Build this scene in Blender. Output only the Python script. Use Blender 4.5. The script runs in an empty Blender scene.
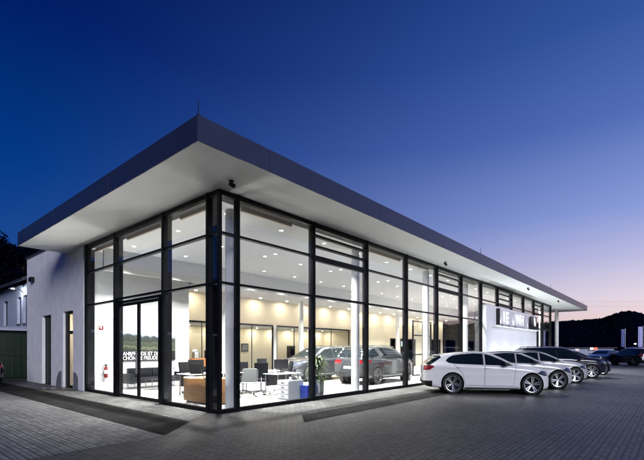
import bpy, bmesh, math, random
import numpy as np
from mathutils import Vector, Matrix
random.seed(7)
S = bpy.context.scene
COL = S.collection
R = math.radians
PI = math.pi

# ------------------------------------------------------------------ camera
cam_d = bpy.data.cameras.new('camera'); cam = bpy.data.objects.new('camera', cam_d); COL.objects.link(cam)
cam.location = (-5.87, -8.26, 1.55)
cam.rotation_euler = (R(90), 0, R(40.6 - 90))
cam_d.sensor_width = 36; cam_d.lens = 36 * 412 / 644
cam_d.shift_y = (349 - 230) / 644
cam_d.clip_start = 0.1; cam_d.clip_end = 3000
S.camera = cam

# ------------------------------------------------------------------ exposure
S.view_settings.view_transform = 'Standard'; S.view_settings.look = 'None'
S.view_settings.exposure = 0; S.view_settings.gamma = 1
S.view_settings.use_curve_mapping = False
S.cycles.max_bounces = 8; S.cycles.diffuse_bounces = 4; S.cycles.glossy_bounces = 3
S.cycles.transparent_max_bounces = 24; S.cycles.transmission_bounces = 2
S.cycles.sample_clamp_indirect = 3; S.cycles.use_denoising = True
S.cycles.caustics_reflective = False; S.cycles.caustics_refractive = False

def lin(r, g, b):
    f = lambda c: (c / 255 / 12.92) if c / 255 <= .04045 else ((c / 255 + .055) / 1.055) ** 2.4
    return (f(r), f(g), f(b), 1)

# ------------------------------------------------------------------ dusk sky
GLOW = R(40.6 - 55)          # heading of the afterglow on the horizon
w = bpy.data.worlds.new('World'); S.world = w; w.use_nodes = True
nt = w.node_tree; nt.nodes.clear(); N = nt.nodes.new; Lk = nt.links.new
tc = N('ShaderNodeTexCoord'); sep = N('ShaderNodeSeparateXYZ'); Lk(tc.outputs['Generated'], sep.inputs[0])
def mth(op, a, b=None, clamp=False):
    n = N('ShaderNodeMath'); n.operation = op; n.use_clamp = clamp
    for i, v in enumerate((a, b)):
        if v is None: continue
        if isinstance(v, (int, float)): n.inputs[i].default_value = v
        else: Lk(v, n.inputs[i])
    return n.outputs[0]
elev = mth('DIVIDE', mth('ARCSINE', sep.outputs[2]), R(60), True)
flat = N('ShaderNodeCombineXYZ'); Lk(sep.outputs[0], flat.inputs[0]); Lk(sep.outputs[1], flat.inputs[1])
nrm = N('ShaderNodeVectorMath'); nrm.operation = 'NORMALIZE'; Lk(flat.outputs[0], nrm.inputs[0])
dt = N('ShaderNodeVectorMath'); dt.operation = 'DOT_PRODUCT'; Lk(nrm.outputs[0], dt.inputs[0])
dt.inputs[1].default_value = (math.cos(GLOW), math.sin(GLOW), 0)
azm = N('ShaderNodeMapRange'); azm.interpolation_type = 'SMOOTHSTEP'; Lk(mth('ARCCOSINE', dt.outputs['Value']), azm.inputs[0])
azm.inputs[1].default_value = 0; azm.inputs[2].default_value = R(95); azt = azm.outputs[0]
def sky_ramp(stops):
    n = N('ShaderNodeValToRGB'); Lk(elev, n.inputs[0]); cr = n.color_ramp
    while len(cr.elements) > 1: cr.elements.remove(cr.elements[-1])
    cr.elements[0].position = stops[0][0] / 60; cr.elements[0].color = lin(*stops[0][1])
    for e, c in stops[1:]:
        k = cr.elements.new(e / 60); k.color = lin(*c)
    return n.outputs[0]
near = sky_ramp([(0, (252, 205, 186)), (3, (248, 218, 212)), (6, (236, 222, 234)), (10.5, (192, 192, 230)), (15.6, (142, 160, 222)),
                 (25, (84, 113, 186)), (33.6, (54, 88, 162)), (42, (34, 68, 142)), (60, (16, 42, 108))])
far = sky_ramp([(0, (60, 96, 164)), (10, (28, 74, 148)), (20, (2, 57, 132)), (34, (0, 30, 102)), (45, (0, 18, 80)), (60, (0, 12, 62))])
mx = N('ShaderNodeMix'); mx.data_type = 'RGBA'; Lk(azt, mx.inputs[0]); Lk(near, mx.inputs[6]); Lk(far, mx.inputs[7])
bg = N('ShaderNodeBackground'); Lk(mx.outputs[2], bg.inputs[0]); bg.inputs[1].default_value = 1.0
ow = N('ShaderNodeOutputWorld'); Lk(bg.outputs[0], ow.inputs[0])

# one weak, very soft sun lamp standing for the last light of the evening
sd = bpy.data.lights.new('sun', 'SUN'); so = bpy.data.objects.new('sun', sd); COL.objects.link(so)
sd.energy = 2.4; sd.angle = R(28); sd.color = (.90, .90, 1.0)
so.rotation_euler = Vector((-.46, -.89, math.tan(R(20)))).to_track_quat('Z', 'Y').to_euler()
so.location = (-10, -30, 30)

# ------------------------------------------------------------------ materials
MATS = {}
def mat(name, col, rough=.5, metal=0, noise=0, nscale=5, bump=0, bscale=60, coat=0, emit=None, estr=0, spec=.5, col2=None, stretch=None):
    if name in MATS: return MATS[name]
    m = bpy.data.materials.new(name); m.use_nodes = True; t = m.node_tree; n = t.nodes; l = t.links
    b = n['Principled BSDF']
    b.inputs['Base Color'].default_value = (*col, 1); b.inputs['Roughness'].default_value = rough
    b.inputs['Metallic'].default_value = metal; b.inputs['Coat Weight'].default_value = coat
    b.inputs['Coat Roughness'].default_value = .04
    b.inputs['Specular IOR Level'].default_value = spec
    if emit: b.inputs['Emission Color'].default_value = (*emit, 1); b.inputs['Emission Strength'].default_value = estr
    c = n.new('ShaderNodeTexCoord')
    src = c.outputs['Object']
    if stretch:
        mp = n.new('ShaderNodeMapping'); mp.inputs['Scale'].default_value = stretch; l.new(src, mp.inputs[0]); src = mp.outputs[0]
    if noise or col2:
        x = n.new('ShaderNodeTexNoise'); x.inputs['Scale'].default_value = nscale; x.inputs['Detail'].default_value = 6; l.new(src, x.inputs[0])
        mr = n.new('ShaderNodeMapRange'); mr.inputs[1].default_value = .3; mr.inputs[2].default_value = .7; l.new(x.outputs[0], mr.inputs[0])
        mixn = n.new('ShaderNodeMix'); mixn.data_type = 'RGBA'; l.new(mr.outputs[0], mixn.inputs[0])
        a = col if col2 else tuple(v * (1 - noise) for v in col)
        d = col2 if col2 else tuple(min(1, v * (1 + noise)) for v in col)
        mixn.inputs[6].default_value = (*a, 1); mixn.inputs[7].default_value = (*d, 1)
        l.new(mixn.outputs[2], b.inputs['Base Color'])
    if bump:
        y = n.new('ShaderNodeTexNoise'); y.inputs['Scale'].default_value = bscale; y.inputs['Detail'].default_value = 5; l.new(src, y.inputs[0])
        bp = n.new('ShaderNodeBump'); bp.inputs['Strength'].default_value = bump; bp.inputs['Distance'].default_value = .02
        l.new(y.outputs[0], bp.inputs['Height']); l.new(bp.outputs[0], b.inputs['Normal'])
    MATS[name] = m; return m

def paver_mat(name, c1, c2, mortar, rot=0, bw=.20, bh=.10, rough=.5, spec=.35):
    m = bpy.data.materials.new(name); m.use_nodes = True; t = m.node_tree; n = t.nodes; l = t.links; b = n['Principled BSDF']
    c = n.new('ShaderNodeTexCoord'); mp = n.new('ShaderNodeMapping'); mp.inputs['Rotation'].default_value = (0, 0, rot); l.new(c.outputs['Object'], mp.inputs[0])
    br = n.new('ShaderNodeTexBrick'); l.new(mp.outputs[0], br.inputs[0]); br.inputs['Scale'].default_value = 1
    br.inputs['Brick Width'].default_value = bw; br.inputs['Row Height'].default_value = bh
    br.inputs['Mortar Size'].default_value = .007; br.inputs['Mortar Smooth'].default_value = .3
    br.inputs['Color1'].default_value = (*c1, 1); br.inputs['Color2'].default_value = (*c2, 1); br.inputs['Mortar'].default_value = (*mortar, 1)
    br.inputs['Bias'].default_value = 0
    # darker open joints where blocks of the next format meet
    br2 = n.new('ShaderNodeTexBrick'); l.new(mp.outputs[0], br2.inputs[0]); br2.inputs['Scale'].default_value = 1
    br2.inputs['Brick Width'].default_value = bw * 2; br2.inputs['Row Height'].default_value = bh * 2; br2.inputs['Mortar Size'].default_value = .012
    br2.inputs['Color1'].default_value = (1, 1, 1, 1); br2.inputs['Color2'].default_value = (.86, .86, .86, 1); br2.inputs['Mortar'].default_value = (.45, .45, .45, 1)
    sx = n.new('ShaderNodeSeparateXYZ'); l.new(mp.outputs[0], sx.inputs[0])
    def mm(op, a, b_):
        q = n.new('ShaderNodeMath'); q.operation = op
        for i, v in enumerate((a, b_)):
            if isinstance(v, (int, float)): q.inputs[i].default_value = v
            else: l.new(v, q.inputs[i])
        return q.outputs[0]
    def near_line(o_, step, wd): return mm('LESS_THAN', mm('PINGPONG', mm('ADD', o_, 500.0), step / 2), wd)
    dots = mm('MULTIPLY', near_line(sx.outputs[0], bw, .022), near_line(sx.outputs[1], bh * 2, .022))
    dots = mm('SUBTRACT', 1.0, mm('MULTIPLY', dots, .88))
    x = n.new('ShaderNodeTexNoise'); x.inputs['Scale'].default_value = .55; x.inputs['Detail'].default_value = 8; x.inputs['Roughness'].default_value = .65; l.new(c.outputs['Object'], x.inputs[0])
    mr = n.new('ShaderNodeMapRange'); mr.inputs[1].default_value = .3; mr.inputs[2].default_value = .7; mr.inputs[3].default_value = .62; mr.inputs[4].default_value = 1.3; l.new(x.outputs[0], mr.inputs[0])
    f = n.new('ShaderNodeTexNoise'); f.inputs['Scale'].default_value = 45; f.inputs['Detail'].default_value = 4; l.new(c.outputs['Object'], f.inputs[0])
    mr2 = n.new('ShaderNodeMapRange'); mr2.inputs[3].default_value = .7; mr2.inputs[4].default_value = 1.3; l.new(f.outputs[0], mr2.inputs[0])
    prev = br.outputs['Color']
    st = n.new('ShaderNodeTexNoise'); st.inputs['Scale'].default_value = 1.7; st.inputs['Detail'].default_value = 3; st.inputs['Distortion'].default_value = .6; l.new(c.outputs['Object'], st.inputs[0])
    sm = n.new('ShaderNodeMapRange'); sm.inputs[1].default_value = .62; sm.inputs[2].default_value = .70; sm.inputs[3].default_value = 1; sm.inputs[4].default_value = .62; l.new(st.outputs[0], sm.inputs[0])
    for s in (br2.outputs['Color'], dots, sm.outputs[0], mr.outputs[0], mr2.outputs[0]):
        k = n.new('ShaderNodeMix'); k.data_type = 'RGBA'; k.blend_type = 'MULTIPLY'; k.inputs[0].default_value = 1
        l.new(prev, k.inputs[6]); l.new(s, k.inputs[7]); prev = k.outputs[2]
    l.new(prev, b.inputs['Base Color'])
    b.inputs['Roughness'].default_value = rough; b.inputs['Specular IOR Level'].default_value = spec
    ad = n.new('ShaderNodeMath'); ad.operation = 'MULTIPLY_ADD'; l.new(f.outputs[0], ad.inputs[0]); ad.inputs[1].default_value = .35
    iv = n.new('ShaderNodeMath'); iv.operation = 'SUBTRACT'; iv.inputs[0].default_value = 1; l.new(br.outputs['Fac'], iv.inputs[1]); l.new(iv.outputs[0], ad.inputs[2])
    bp = n.new('ShaderNodeBump'); bp.inputs['Strength'].default_value = .7; bp.inputs['Distance'].default_value = .012
    l.new(ad.outputs[0], bp.inputs['Height']); l.new(bp.outputs[0], b.inputs['Normal'])
    return m

def glass_mat(name, r0=.07, tint=(.95, .975, .965)):
    m = bpy.data.materials.new(name); m.use_nodes = True; t = m.node_tree; n = t.nodes; l = t.links; n.clear()
    lw = n.new('ShaderNodeLayerWeight'); lw.inputs[0].default_value = .5
    p = n.new('ShaderNodeMath'); p.operation = 'POWER'; l.new(lw.outputs['Facing'], p.inputs[0]); p.inputs[1].default_value = 4.2
    a = n.new('ShaderNodeMath'); a.operation = 'MULTIPLY_ADD'; l.new(p.outputs[0], a.inputs[0]); a.inputs[1].default_value = 1 - r0; a.inputs[2].default_value = r0
    tr = n.new('ShaderNodeBsdfTransparent'); tr.inputs[0].default_value = (*tint, 1)
    g = n.new('ShaderNodeBsdfGlossy'); g.inputs[0].default_value = (1, 1, 1, 1); g.inputs[1].default_value = .0
    tcn = n.new('ShaderNodeTexCoord'); wn = n.new('ShaderNodeTexNoise'); wn.inputs['Scale'].default_value = .9; wn.inputs['Detail'].default_value = 1; l.new(tcn.outputs['Object'], wn.inputs[0])
    bpn = n.new('ShaderNodeBump'); bpn.inputs['Strength'].default_value = .12; bpn.inputs['Distance'].default_value = .03; l.new(wn.outputs[0], bpn.inputs['Height']); l.new(bpn.outputs[0], g.inputs['Normal'])
    mxx = n.new('ShaderNodeMixShader'); l.new(a.outputs[0], mxx.inputs[0]); l.new(tr.outputs[0], mxx.inputs[1]); l.new(g.outputs[0], mxx.inputs[2])
    o = n.new('ShaderNodeOutputMaterial'); l.new(mxx.outputs[0], o.inputs[0])
    return m

def wood_mat(name, c1, c2, scale=(1, 1, 10), rough=.4):
    m = mat(name, c1, rough, col2=c2, nscale=2.5, stretch=scale, bump=.05)
    return m

M_pav = paver_mat('grey_block_paving', (.062, .061, .059), (.128, .124, .118), (.006, .006, .006), R(0), .16, .08)
M_pav_light = paver_mat('light_block_paving', (.15, .15, .148), (.28, .276, .27), (.022, .022, .022), R(90), .16, .08)
M_pav_apron = paver_mat('apron_block_paving', (.11, .11, .107), (.20, .198, .19), (.025, .025, .024), R(90), rough=.65, spec=.25)
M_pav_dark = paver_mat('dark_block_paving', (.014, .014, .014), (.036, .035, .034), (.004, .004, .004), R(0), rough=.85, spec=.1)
M_glass = glass_mat('window_glass', .08, (.98, .99, .985))
M_glass_in = glass_mat('inner_glass', .03, (.93, .95, .94))
M_frame = mat('black_aluminium', (.006, .0065, .008), .4, .0, noise=.3, nscale=3, spec=.08)
M_fascia = mat('grey_fascia_sheet', (.052, .058, .098), .36, .5, noise=.06, nscale=1.2)
M_soffit = mat('white_soffit_render', (.86, .87, .85), .8, noise=.03, nscale=1.5)
M_wall = mat('white_plaster', (.80, .79, .80), .85, noise=.08, nscale=2.2, bump=.25, bscale=70)
M_iwall = mat('interior_white_paint', (.82, .83, .83), .7, noise=.02)
M_cream = mat('interior_cream_paint', (.74, .66, .51), .7, noise=.03)
M_ceil = mat('white_ceiling', (.84, .85, .845), .8, noise=.02)
M_floor = mat('polished_light_tile', (.68, .675, .65), .14, noise=.16, nscale=1.1)
M_column = mat('pale_column_paint', (.72, .74, .73), .35, noise=.03)
M_panel = mat('white_glossy_panel', (.80, .81, .83), .35, noise=.02)
M_coping = mat('dark_coping', (.03, .032, .04), .5)
M_roof = mat('roof_membrane', (.08, .08, .085), .8, noise=.15)
M_steel = mat('brushed_steel', (.55, .56, .57), .25, 1, noise=.08)
M_chrome = mat('chrome', (.75, .75, .76), .08, 1)
M_rim = mat('silver_alloy', (.50, .51, .53), .22, .9)
M_rub = mat('black_rubber', (.012, .012, .013), .75, noise=.3, nscale=12)
M_blackpl = mat('black_plastic', (.008, .008, .009), .5, noise=.2, spec=.25)
M_cglass = mat('tinted_car_glass', (.006, .010, .012), .03, 0, spec=.9)
M_taillamp = mat('red_tail_lamp', (.20, .004, .006), .12, 0, coat=1)
M_headlamp = mat('headlamp_lens', (.05, .06, .09), .06, .2, coat=1)
M_white_car = mat('white_car_paint', (.72, .72, .73), .28, 0, coat=1, noise=.01)
M_pearl_car = mat('silver_white_car_paint', (.56, .56, .58), .26, .25, coat=1)
M_silver_car = mat('silver_car_paint', (.09, .097, .105), .24, .6, coat=1)
M_grey_car = mat('dark_grey_car_paint', (.055, .058, .065), .25, .5, coat=1)
M_navy_car = mat('navy_car_paint', (.008, .010, .026), .2, .2, coat=1)
M_black_car = mat('black_car_paint', (.006, .006, .008), .2, .1, coat=1)
M_blue_car = mat('blue_car_paint', (.015, .035, .16), .22, .3, coat=1)
M_leather = mat('black_leather', (.008, .009, .012), .42, noise=.3, nscale=20, bump=.2, spec=.25)
M_greyfab = mat('grey_fabric', (.30, .32, .30), .85, noise=.1, nscale=80)
M_blackfab = mat('black_fabric', (.007, .007, .008), .9, noise=.3, nscale=40, spec=.08)
M_desk = mat('white_desk_laminate', (.75, .76, .77), .3)
M_graysteel = mat('light_grey_sheet_steel', (.42, .45, .43), .4, noise=.04)
M_wood = wood_mat('oiled_oak_veneer', (.34, .17, .06), (.48, .26, .10), (.6, .6, 9))
M_wood_red = wood_mat('reddish_cherry_veneer', (.36, .13, .04), (.50, .21, .07), (5, 5, .6))
M_blue = mat('blue_plastic', (.012, .035, .28), .4, noise=.1)
M_paper = mat('white_paper', (.85, .85, .86), .8)
M_red = mat('red_enamel', (.20, .008, .008), .25, coat=.6)
M_leaf = mat('dark_green_leaf', (.04, .085, .022), .45, col2=(.15, .20, .05), nscale=9)
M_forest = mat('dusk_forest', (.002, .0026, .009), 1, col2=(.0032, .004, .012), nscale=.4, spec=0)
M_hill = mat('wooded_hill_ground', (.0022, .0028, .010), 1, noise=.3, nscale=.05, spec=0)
M_bark = mat('tree_bark', (.008, .007, .006), .9, noise=.3, nscale=10)
M_signgrey = mat('grey_sign_board', (.72, .70, .72), .5)
M_signwhite = mat('white_sign_letters', (.88, .88, .9), .4)
M_signlit = mat('lit_sign_letters', (.88, .88, .9), .4, emit=(.95, .97, 1), estr=.7)
M_signblack = mat('black_sign_board', (.01, .01, .012), .3)
M_lamp = mat('downlight_lens', (.9, .9, .9), .5, emit=(1, .985, .95), estr=12)
M_flood = mat('floodlight_lens', (.9, .9, .9), .5, emit=(.88, .95, 1), estr=1300)
M_lampwarm = mat('warm_downlight_lens', (.9, .9, .9), .5, emit=(1, .90, .72), estr=620)
M_addedlamp = mat('added_uplight_lens', (.9, .9, .9), .5, emit=(.88, .95, 1), estr=5)  # lens of the added floor and paving uplights
M_blind = mat('beige_blind_fabric', (.45, .36, .26), .8)
M_green = mat('dark_green_sheet', (.002, .014, .005), .55, noise=.3)
M_neigh = mat('neighbour_render', (.36, .40, .50), .85, noise=.1, nscale=2, bump=.1)
M_screen = mat('lit_display', (.1, .1, .1), .2, emit=(.55, .8, 1), estr=1.6)
M_stone = mat('grey_stone', (.17, .17, .19), .8, noise=.15)

# ------------------------------------------------------------------ helpers
class MB:
    def __init__(s): s.v = []; s.f = []
    def add(s, vs, fs):
        o = len(s.v); s.v += [tuple(v) for v in vs]; s.f += [tuple(i + o for i in f) for f in fs]; return s
    def box(s, x0, x1, y0, y1, z0, z1):
        return s.add([(x0, y0, z0), (x1, y0, z0), (x1, y1, z0), (x0, y1, z0), (x0, y0, z1), (x1, y0, z1), (x1, y1, z1), (x0, y1, z1)],
                     [(3, 2, 1, 0), (4, 5, 6, 7), (0, 1, 5, 4), (1, 2, 6, 5), (2, 3, 7, 6), (3, 0, 4, 7)])
    def hexa(s, p):
        return s.add(p, [(3, 2, 1, 0), (4, 5, 6, 7), (0, 1, 5, 4), (1, 2, 6, 5), (2, 3, 7, 6), (3, 0, 4, 7)])
    def cyl(s, p0, p1, r0, r1=None, n=12):
        r1 = r0 if r1 is None else r1
        p0 = Vector(p0); p1 = Vector(p1); d = (p1 - p0).normalized()
        a = d.orthogonal().normalized(); b = d.cross(a)
        vs = [p0 + (a * math.cos(2 * PI * i / n) + b * math.sin(2 * PI * i / n)) * r0 for i in range(n)]
        vs += [p1 + (a * math.cos(2 * PI * i / n) + b * math.sin(2 * PI * i / n)) * r1 for i in range(n)]
        fs = [(i, (i + 1) % n, n + (i + 1) % n, n + i) for i in range(n)] + [tuple(range(n - 1, -1, -1)), tuple(range(n, 2 * n))]
        return s.add(vs, fs)
    def path(s, pts, r, n=8):
        for a, b in zip(pts[:-1], pts[1:]): s.cyl(a, b, r, n=n)
        return s
    def lathe(s, prof, n=24, axis='z', c=(0, 0, 0)):
        k = len(prof); vs = []
        for i in range(n):
            t = 2 * PI * i / n
            for r, h in prof:
                if axis == 'z': p = (r * math.cos(t), r * math.sin(t), h)
                elif axis == 'y': p = (r * math.cos(t), h, r * math.sin(t))
                else: p = (h, r * math.cos(t), r * math.sin(t))
                vs.append((p[0] + c[0], p[1] + c[1], p[2] + c[2]))
        fs = []
        for i in range(n):
            j = (i + 1) % n
            for q in range(k - 1): fs.append((i * k + q, j * k + q, j * k + q + 1, i * k + q + 1))
        return s.add(vs, fs)
    def prism(s, poly, a, b, axis='y'):
        n = len(poly)
        P = {'y': lambda u, v, t: (u, t, v), 'x': lambda u, v, t: (t, u, v), 'z': lambda u, v, t: (u, v, t)}[axis]
        vs = [P(u, v, a) for u, v in poly] + [P(u, v, b) for u, v in poly]
        return s.add(vs, [(i, (i + 1) % n, n + (i + 1) % n, n + i) for i in range(n)] + [tuple(range(n - 1, -1, -1)), tuple(range(n, 2 * n))])
    def mesh(s, name, m=None, smooth=None, bevel=0):
        me = bpy.data.meshes.new(name); me.from_pydata(s.v, [], s.f)
        bm = bmesh.new(); bm.from_mesh(me)
        if not getattr(s, 'sheet', False): bmesh.ops.recalc_face_normals(bm, faces=bm.faces[:])
        if bevel: bmesh.ops.bevel(bm, geom=bm.edges[:], offset=bevel, segments=2, affect='EDGES', profile=.6)
        bm.to_mesh(me); bm.free(); me.update()
        if m: me.materials.append(m)
        if smooth or bevel:
            for p in me.polygons: p.use_smooth = True
            me.set_sharp_from_angle(angle=R(smooth or 35))
        return me
    def build(s, name, m, parent=None, smooth=None, bevel=0, loc=None, rz=0):
        o = bpy.data.objects.new(name, s.mesh(name, m, smooth, bevel)); COL.objects.link(o)
        if parent: o.parent = parent
        if loc: o.location = loc
        if rz: o.rotation_euler = (0, 0, rz)
        return o

def tag(o, label=None, cat=None, group=None, kind=None):
    if label: o['label'] = label
    if cat: o['category'] = cat
    if group: o['group'] = group
    if kind: o['kind'] = kind
    return o
def thing(name, label, cat, loc=(0, 0, 0), rz=0, group=None):
    o = bpy.data.objects.new(name, None); COL.objects.link(o); o.location = loc; o.rotation_euler = (0, 0, rz)
    o.empty_display_size = .2
    return tag(o, label, cat, group)
def dup(o, loc=None, rz=None, label=None, parent=None):
    c = o.copy(); COL.objects.link(c)
    if parent: c.parent = parent
    if loc: c.location = loc
    if rz is not None: c.rotation_euler = (0, 0, rz)
    if label: c['label'] = label
    for ch in list(KIDS(o)): dup(ch, parent=c)
    return c
def KIDS(o): return [x for x in COL.objects if x.parent == o]

# ------------------------------------------------------------------ ground
def sheet(name, x0, x1, y0, y1, z, m):
    b = MB(); b.sheet = True
    b.add([(x0, y0, z), (x1, y0, z), (x1, y1, z), (x0, y1, z)], [(0, 1, 2, 3)])
    return tag(b.build(name, m), kind='structure')
sheet('ground', -900, 900, -900, 900, 0, M_pav)
sheet('parking_bay_paving', -30, -2.12, -1.36, 15.2, .004, M_pav_light)
# light apron along the glass, dark drainage band outside of it
b = MB(); b.sheet = True
b.add([(-1.02, -.4, .004), (-.06, .4, .004), (-.06, 15.6, .004), (-1.02, 15.6, .004)], [(0, 1, 2, 3)])
b.add([(1.2, -1.6, .004), (40, -1.6, .004), (40, -.06, .004), (.5, -.06, .004)], [(0, 1, 2, 3)])
tag(b.build('pavement_apron', M_pav_apron), kind='structure')
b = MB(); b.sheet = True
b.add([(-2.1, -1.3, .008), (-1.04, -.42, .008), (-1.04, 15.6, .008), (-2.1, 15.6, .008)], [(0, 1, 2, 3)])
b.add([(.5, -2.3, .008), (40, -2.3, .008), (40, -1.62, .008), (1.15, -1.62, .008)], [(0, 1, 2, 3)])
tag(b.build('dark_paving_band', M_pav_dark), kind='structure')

# ------------------------------------------------------------------ showroom
Z1, Z2, ZH, ZR = 3.15, 4.35, 5.37, 5.85
B = thing('showroom_building', 'glazed car showroom with a flat cantilevered roof and white side wing', 'building', (0, 0, 0))
MODX = [.55 + 2.83 * k for k in range(13)]          # mullions of the long front
MODX[-1] = 34.5
MODY = [.46, 2.62, 5.74, 8.1]                       # mullions of the short front
# roof
MB().box(-1.57, 42.43, -1.57, 10.19, ZH + .03, ZR - .03).build('roof', M_roof, B)
MB().box(-1.595, 42.455, -1.595, 10.215, ZH - .0, ZH + .028).build('soffit', M_soffit, B)
px = [-1.62, .14, 4.55, 8.96, 13.37, 17.78, 22.19, 26.6, 31.0, 35.4, 39.8, 42.48]
for a, c in zip(px[:-1], px[1:]):
    MB().box(a + .005, c - .005, -1.62, -1.598, ZH - .004, ZR).box(a + .005, c - .005, -1.598, -1.3, ZR - .025, ZR).build('fascia_panel', M_fascia, B)
py = [-1.62, 2.3, 6.3, 10.24]
for a, c in zip(py[:-1], py[1:]):
    MB().box(-1.62, -1.598, a + .025, c - .005, ZH - .004, ZR).box(-1.598, -1.3, a + .33, c - .005, ZR - .025, ZR).build('fascia_panel', M_fascia, B)
MB().box(-1.6, 42.4, 10.217, 10.24, ZH, ZR).build('fascia_panel', M_fascia, B)
MB().box(42.457, 42.48, -1.595, 10.24, ZH, ZR).build('fascia_panel', M_fascia, B)
for x, y in ((-1.58, -1.58), (12.94, -1.58), (26.77, -1.58), (40.1, -1.58), (-1.58, 9.75)):
    MB().cyl((x, y, ZR), (x, y, ZR + .3), .010, .006, 6).box(x - .03, x + .03, y - .03, y + .03, ZR, ZR + .02).build('lightning_rod', M_blackpl, B)
# glazing of the long front
def front_window(xa, xb, louvre, zb=.0, side=None):
    f = MB(); g = MB(); g.sheet = True
    D0, D1 = -.02, .10
    bars = [(0.0, .10), (Z1 - .028, Z1 + .028), (Z2 - .028, Z2 + .028), (ZH - .12, ZH - .005)]
    if louvre: bars = [(0.0, .12), (Z1 - .035, Z1 + .035), (Z2 - .13, Z2 + .035), (4.63, 4.70), (4.95, 5.02), (ZH - .16, ZH - .005)]
    if zb: bars = [(zb, zb + .08)] + [q for q in bars if q[0] > zb]
    for z0, z1 in bars:
        if side is None: f.box(xa + .02, xb - .02, D0, D1, z0, z1)
        else: f.box(side + D0, side + D1, xa + .02, xb - .02, z0, z1)
    for q0, q1 in ((xa, xa + .02), (xb - .02, xb)):
        if side is None: f.box(q0, q1, D0, D1, zb, ZH - .005)
        else: f.box(side + D0, side + D1, q0, q1, zb, ZH - .005)
    # one continuous lite per field
    edges = [q for q in bars]
    for (a0, a1), (b0, b1) in zip(edges[:-1], edges[1:]):
        if side is None: g.add([(xa, .03, a1), (xb, .03, a1), (xb, .03, b0), (xa, .03, b0)], [(0, 1, 2, 3)])
        else: g.add([(side + .03, xa, a1), (side + .03, xb, a1), (side + .03, xb, b0), (side + .03, xa, b0)], [(0, 3, 2, 1)])
    o = f.build('window', M_frame, B)
    g.build('pane', M_glass, o)
    return o
h = .033
front_window(.03, MODX[0] - h, False)
for k in range(12):
    x0, x1 = MODX[k] + h, MODX[k + 1] - h
    behind = MODX[k] > 17 and MODX[k + 1] < 29.2
    front_window(x0, x1, k % 3 == 1, 4.07 if behind else 0)
for i, x in enumerate(MODX):
    z0 = 4.06 if 18 < x < 28 else 0
    d = .12 if i in (0,) else .18
    MB().box(x - h, x + h, -.05, d, z0, ZH - .002).build('mullion', M_frame, B)
# glazing of the short front
front_window(.03, MODY[0] - h, False, side=0)
front_window(MODY[0] + h, MODY[1] - h, False, side=0)
front_window(MODY[2] + h, MODY[3] - h, False, side=0)
MB().box(-.025, .06, -.025, .06, 0, ZH - .003).build('corner_post', M_frame, B)
for i, y in enumerate(MODY):
    MB().box(-.05, .24, y - h, y + h, 0, ZH - .002).build('mullion', M_frame, B)
MB().box(-.03, .16, MODY[3] + h, 8.3, 0, ZH - .002).build('mullion', M_frame, B)
# entrance door between the second and third mullion
f = MB(); y0, y1 = MODY[1] + h, MODY[2] - h
for z0, z1 in ((3.02, 3.10), (Z1, Z1 + .06), (Z2 - .035, Z2 + .035), (ZH - .14, ZH - .005)): f.box(-.02, .10, y0, y1, z0, z1)
f.box(-.02, .12, y0, y0 + .2, 0, 3.02).box(-.02, .12, y1 - .2, y1, 0, 3.02)
dw = f.build('door_frame', M_frame, B)
g = MB(); g.sheet = True
for z0, z1 in ((Z1 + .06, Z2 - .035), (Z2 + .035, ZH - .14)): g.add([(.03, y0, z0), (.03, y1, z0), (.03, y1, z1), (.03, y0, z1)], [(0, 3, 2, 1)])
g.build('pane', M_glass, dw)
ym = 4.13
for a, c in ((y0 + .2, ym), (ym, y1 - .2)):
    s = .07
    d = MB().box(0, .05, a + .005, a + s, .02, 3.0).box(0, .05, c - s, c - .005, .02, 3.0).box(0, .05, a + s, c - s, .02, .12).box(0, .05, a + s, c - s, 2.92, 3.0).build('door', M_frame, B)
    g = MB(); g.sheet = True; g.add([(.025, a + s, .12), (.025, c - s, .12), (.025, c - s, 2.92), (.025, a + s, 2.92)], [(0, 3, 2, 1)])
    g.build('pane', M_glass, d)
    hy = c - .035 if c == ym else a + .035
    MB().cyl((-.055, hy, .8), (-.055, hy, 1.5), .014).cyl((-.055, hy, .9), (0, hy, .9), .008).cyl((-.055, hy, 1.4), (0, hy, 1.4), .008).build('handle', M_steel, d, smooth=40)
# glazed right-hand end
for a, c in ((.06, 3.3), (3.4, 6.6), (6.7, 9.8)):
    f = MB(); g = MB(); g.sheet = True
    for z0, z1 in ((0, .12), (Z1 - .035, Z1 + .035), (Z2 - .035, Z2 + .035), (ZH - .14, ZH - .005)): f.box(34.44, 34.53, a, c, z0, z1)
    f.box(34.44, 34.53, c, c + .1, 0, ZH - .003)
    g.add([(34.49, a, .1), (34.49, c, .1), (34.49, c, ZH - .1), (34.49, a, ZH - .1)], [(0, 1, 2, 3)])
    o = f.build('window', M_frame, B); g.build('pane', M_glass, o)
for q in ((.14, .20, .7, 2.0), (.14, .20, 3.1, 5.2), (.14, .20, 6.2, 7.8)): MB().box(q[0], q[1], q[2], q[3], 5.08, 5.19).build('blind_box', M_blind, B)
for a, d in ((.8, 2.6), (6.6, 8.8), (9.4, 11.3), (15.1, 17.0)): MB().box(a, d, .14, .20, 5.08, 5.19).build('blind_box', M_blind, B)
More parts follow.
